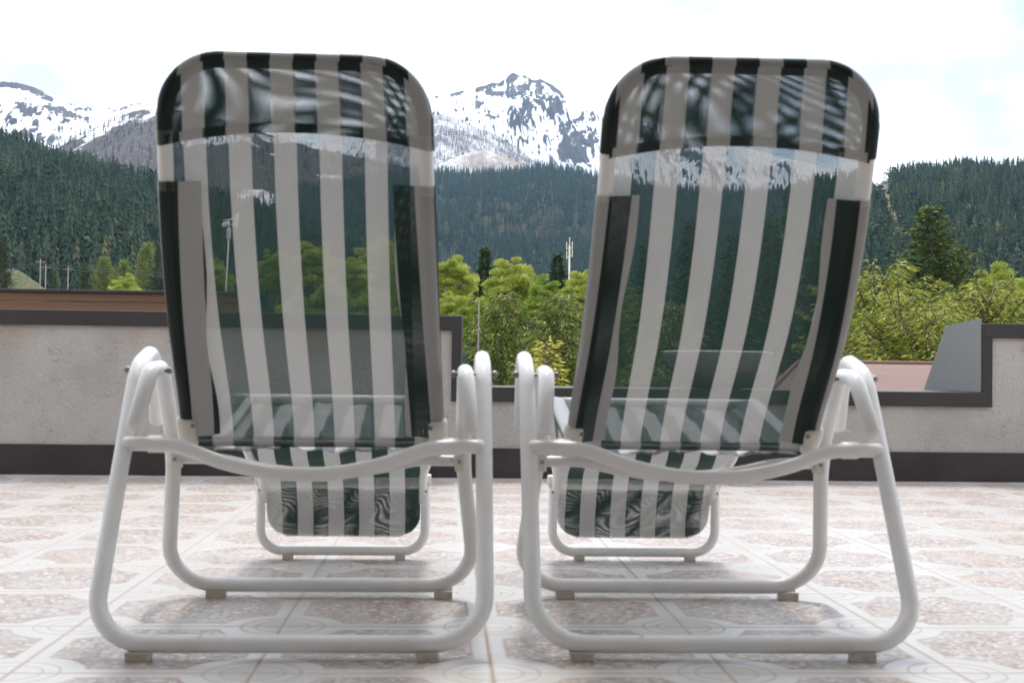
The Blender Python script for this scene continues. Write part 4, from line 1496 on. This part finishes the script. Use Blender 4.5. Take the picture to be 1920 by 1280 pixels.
    # forest hills; left and far wood colours carry part of the haze
    FLEFT = mat_forest('left_wood', [(0.0, (0.018, 0.036, 0.026)), (0.45, (0.036, 0.064, 0.042)), (0.72, (0.058, 0.088, 0.050)), (0.88, (0.10, 0.108, 0.062)), (1.0, (0.19, 0.22, 0.08))], 0.012)
    FMID = mat_forest('far_wood', [(0.0, (0.012, 0.032, 0.030)), (0.5, (0.026, 0.056, 0.046)), (0.8, (0.05, 0.08, 0.055)), (0.93, (0.12, 0.115, 0.07)), (1.0, (0.20, 0.22, 0.10))], 0.004)
    FLAR = mat_forest('bare_larches', [(0.0, (0.036, 0.026, 0.023)), (0.45, (0.082, 0.055, 0.043)), (0.72, (0.125, 0.088, 0.065)), (0.80, (0.018, 0.040, 0.034)), (1.0, (0.018, 0.040, 0.034))], 0.004)
    protos = [cone_tree(8, 6, s, w) for s, w in ((1, .17), (2, .20), (3, .15), (4, .22))]
    small = [cone_tree(5, 5, s, w) for s, w in ((5, .19), (6, .22), (7, .17))]
    decid = [blob_tree(s) for s in (1, 2)]
    bare = [cone_tree(3, 4, s, w) for s, w in ((11, .12), (12, .16))]

    crest = [(-760, 330), (-520, 230), (-260, 190), (-120, 225), (0, 262), (60, 276), (110, 298), (160, 310), (220, 322), (270, 338), (320, 352), (400, 372), (480, 392), (560, 425), (640, 470), (720, 520), (780, 545)]
    hl = Hill('left_hill', [(a, b + 22) for a, b in crest], 1150, 330, GZ, 290, 110, 36, 120, 170, 5.0, FLOORD, 1.05, 0.35, 0.2, seed=2.0)
    pos = hl.scatter(13500, g, None, 0.02, 1.06, 0.8)
    forest('conifer_forest', pos, 9, 24, FLEFT, protos * 3 + decid[:1], g, 'dense dark conifer wood covering the hillside beyond the brown railing')

    crest = [(420, 380), (520, 352), (620, 335), (700, 322), (780, 312), (850, 312), (900, 314), (960, 310), (1010, 304), (1060, 306), (1100, 316), (1180, 330), (1260, 340), (1360, 346), (1480, 344), (1600, 350), (1700, 370)]
    hm = Hill('middle_hill', [(a, b + 12) for a, b in crest], 3100, 1000, GZ, 300, 140, 130, 420, 500, 4.0, FLOORD, 1.15, 0.3, 0.25, seed=6.0)
    pos = hm.scatter(20000, g, lambda px, py, p, r: ~((px > 1480) & (px < 1590) & (py < 352) & (py > 335)), 0.03, 1.04, 0.85)
    forest('distant_forest', pos, 12, 26, FMID, small, g, 'hazy blue conifer forest below the snowy mountain')
    pos = br.scatter(5200, g, lambda px, py, p, r: r.uniform(size=len(px)) < np.clip((py - 200) / 60, 0.1, 1) * (0.3 + 0.7 * (fbm(p[:, 0] / 300, p[:, 1] / 300, 3) > -0.08)), 0.15, 1.0, 0.8)
    forest('larch_forest', pos, 13, 24, FLAR, bare + small[:1], g, 'brown leafless larch wood on the ridge under the left snow summit')
    pos = br2.scatter(5200, g, lambda px, py, p, r: r.uniform(size=len(px)) < np.clip((py - 205) / 60, 0.15, 1), 0.1, 1.0, 0.8)
    forest('larch_forest', pos, 14, 26, FLAR, bare, g, 'grey-brown bare larches thinning out on the snow under the middle peak')

    crest = [(1480, 352), (1560, 330), (1620, 322), (1660, 322), (1700, 312), (1740, 306), (1790, 302), (1840, 296), (1880, 302), (1940, 300), (2040, 280), (2200, 262), (2450, 290), (2700, 370), (2900, 480)]
    hr = Hill('right_hill', [(a, b + 20) for a, b in crest], 1350, 380, GZ, 340, 110, 42, 140, 190, 4.0, mat_hill('hill_meadow', (0.21, 0.22, 0.09), (0.15, 0.145, 0.07), (0.15, 0.105, 0.08), 0.006), 1.05, 0.35, 0.2, seed=21.0)
    def clear(px, py, p, r):
        meadow = (px > 1634) & (px < 1680) & (py > 318) & (py < 374)
        slide = (py > 362) & (py < 480) & (np.abs(px - (1664 + (py - 362) * 0.42)) < 12)
        return ~(meadow | slide)
    pos = hr.scatter(14500, g, clear, 0.02, 1.05, 0.8)
    forest('conifer_forest', pos, 9, 24, FLEFT, protos * 3 + decid[:1], g, 'dense conifer wood on the hill behind the tall spruce, split by a bare brown strip')
    crest = [(800, 318), (835, 302), (870, 288), (900, 281), (925, 288), (950, 297), (985, 312)]
    Hill('snowy_pasture', crest, 3900, 3250, 60, 90, 40, 12, 120, 160, 3.0, PAST, 1.0, 0.3, 0.2, seed=17.0)
    # hut in the clearing
    hp = P(1658, 352, 1180)
    hut = thing('mountain_hut', 'tiny white hut in the meadow clearing high on the wooded hill', 'hut', tuple(hp))
    b = MB(); b.box(-4, 4, -3, 3, -4, 3); b.build('wall', PLASTER, hut, False)
    b = MB(); b.prism([(-4.6, 3.0), (4.6, 3.0), (0, 6.2)], 'y', -3.6, 3.6); b.build('roof', STONE, hut, False)
    # grassy mound with poles
    crest = [(-160, 520), (-60, 512), (20, 508), (50, 512), (74, 528), (100, 548), (140, 575)]
    Hill('grassy_mound', crest, 250, 215, GZ, 50, 24, 1.2, 9, 9, 4.0, mat_hill('dry_grass', (0.07, 0.095, 0.035), (0.11, 0.12, 0.055), (0.17, 0.155, 0.11), 0.3), 0.9, 0.3, 0.0, seed=31.0)


# ------------------------------------------------------------------ light, air
def build_light():
    w = bpy.data.worlds.new('World')
    scene.world = w
    w.use_nodes = True
    nt = w.node_tree
    nt.nodes.clear()
    g = N(nt)
    EL, AZ = math.radians(57), math.radians(4)      # sun high and straight ahead
    sky = g.node('ShaderNodeTexSky')
    sky.sky_type = 'NISHITA'
    sky.sun_disc = False
    sky.sun_elevation = EL
    sky.sun_rotation = AZ
    sky.air_density = 1.0
    sky.dust_density = 1.5
    d = g.node('ShaderNodeTexCoord').outputs['Generated']
    sep = g.node('ShaderNodeSeparateXYZ'); nt.links.new(d, sep.inputs[0])
    n1 = g.noise(g.vscale(d, (1, 1, 2.2)), 3.1, 8, 0.58, 0.3)
    cl = g.ramp(n1, [(0.44, 0.0), (0.60, 1.0)])
    n2 = g.noise(g.vscale(d, (1, 1, 2)), 6.0, 6)
    white = g.mix(g.ramp(n2, [(0.36, 0.0), (0.58, 1.0)]), (6.0, 6.15, 6.4), (18.0, 18.1, 18.2))
    col = g.mix(g.mixf(cl, 0.33, 1.0), sky.outputs[0], white)
    bg = g.node('ShaderNodeBackground')
    nt.links.new(col, bg.inputs[0])
    bg.inputs[1].default_value = 0.10
    out = g.node('ShaderNodeOutputWorld')
    nt.links.new(bg.outputs[0], out.inputs[0])
    sd = bpy.data.lights.new('sun', 'SUN')
    sd.energy = 1.45
    sd.angle = math.radians(9.0)
    sd.color = (1.0, 0.96, 0.89)
    so = bpy.data.objects.new('sun', sd)
    link(so)
    dirv = Vector((math.sin(AZ) * math.cos(EL), math.cos(AZ) * math.cos(EL), math.sin(EL)))
    so.rotation_euler = dirv.to_track_quat('Z', 'Y').to_euler()
    so.location = (0, 0, 30)
    # hazy mountain air
    b = MB(); b.box(-7600, 7600, -90, 12500, -9.2, 2300)
    m, nt2, out2 = new_mat('pale_haze')
    v = nt2.nodes.new('ShaderNodeVolumePrincipled')
    v.inputs['Color'].default_value = (0.47, 0.71, 1.0, 1)
    v.inputs['Density'].default_value = 4.6e-5
    v.inputs['Anisotropy'].default_value = 0.2
    nt2.links.new(v.outputs[0], out2.inputs['Volume'])
    tag(b.build('haze', m, None, False), kind='stuff', label='thin pale mountain haze over the valley', cat='haze')


build_terrace()
build_loungers()
build_garden()
build_land()
build_light()

vs = scene.view_settings
vs.view_transform = 'Standard'
vs.look = 'None'
vs.exposure = 0.92
vs.gamma = 1.0
vs.use_curve_mapping = False
cy = scene.cycles
cy.use_denoising = True
cy.max_bounces = 7
cy.diffuse_bounces = 4
cy.glossy_bounces = 2
cy.transmission_bounces = 4
cy.transparent_max_bounces = 16
cy.volume_bounces = 0
cy.sample_clamp_indirect = 6.0
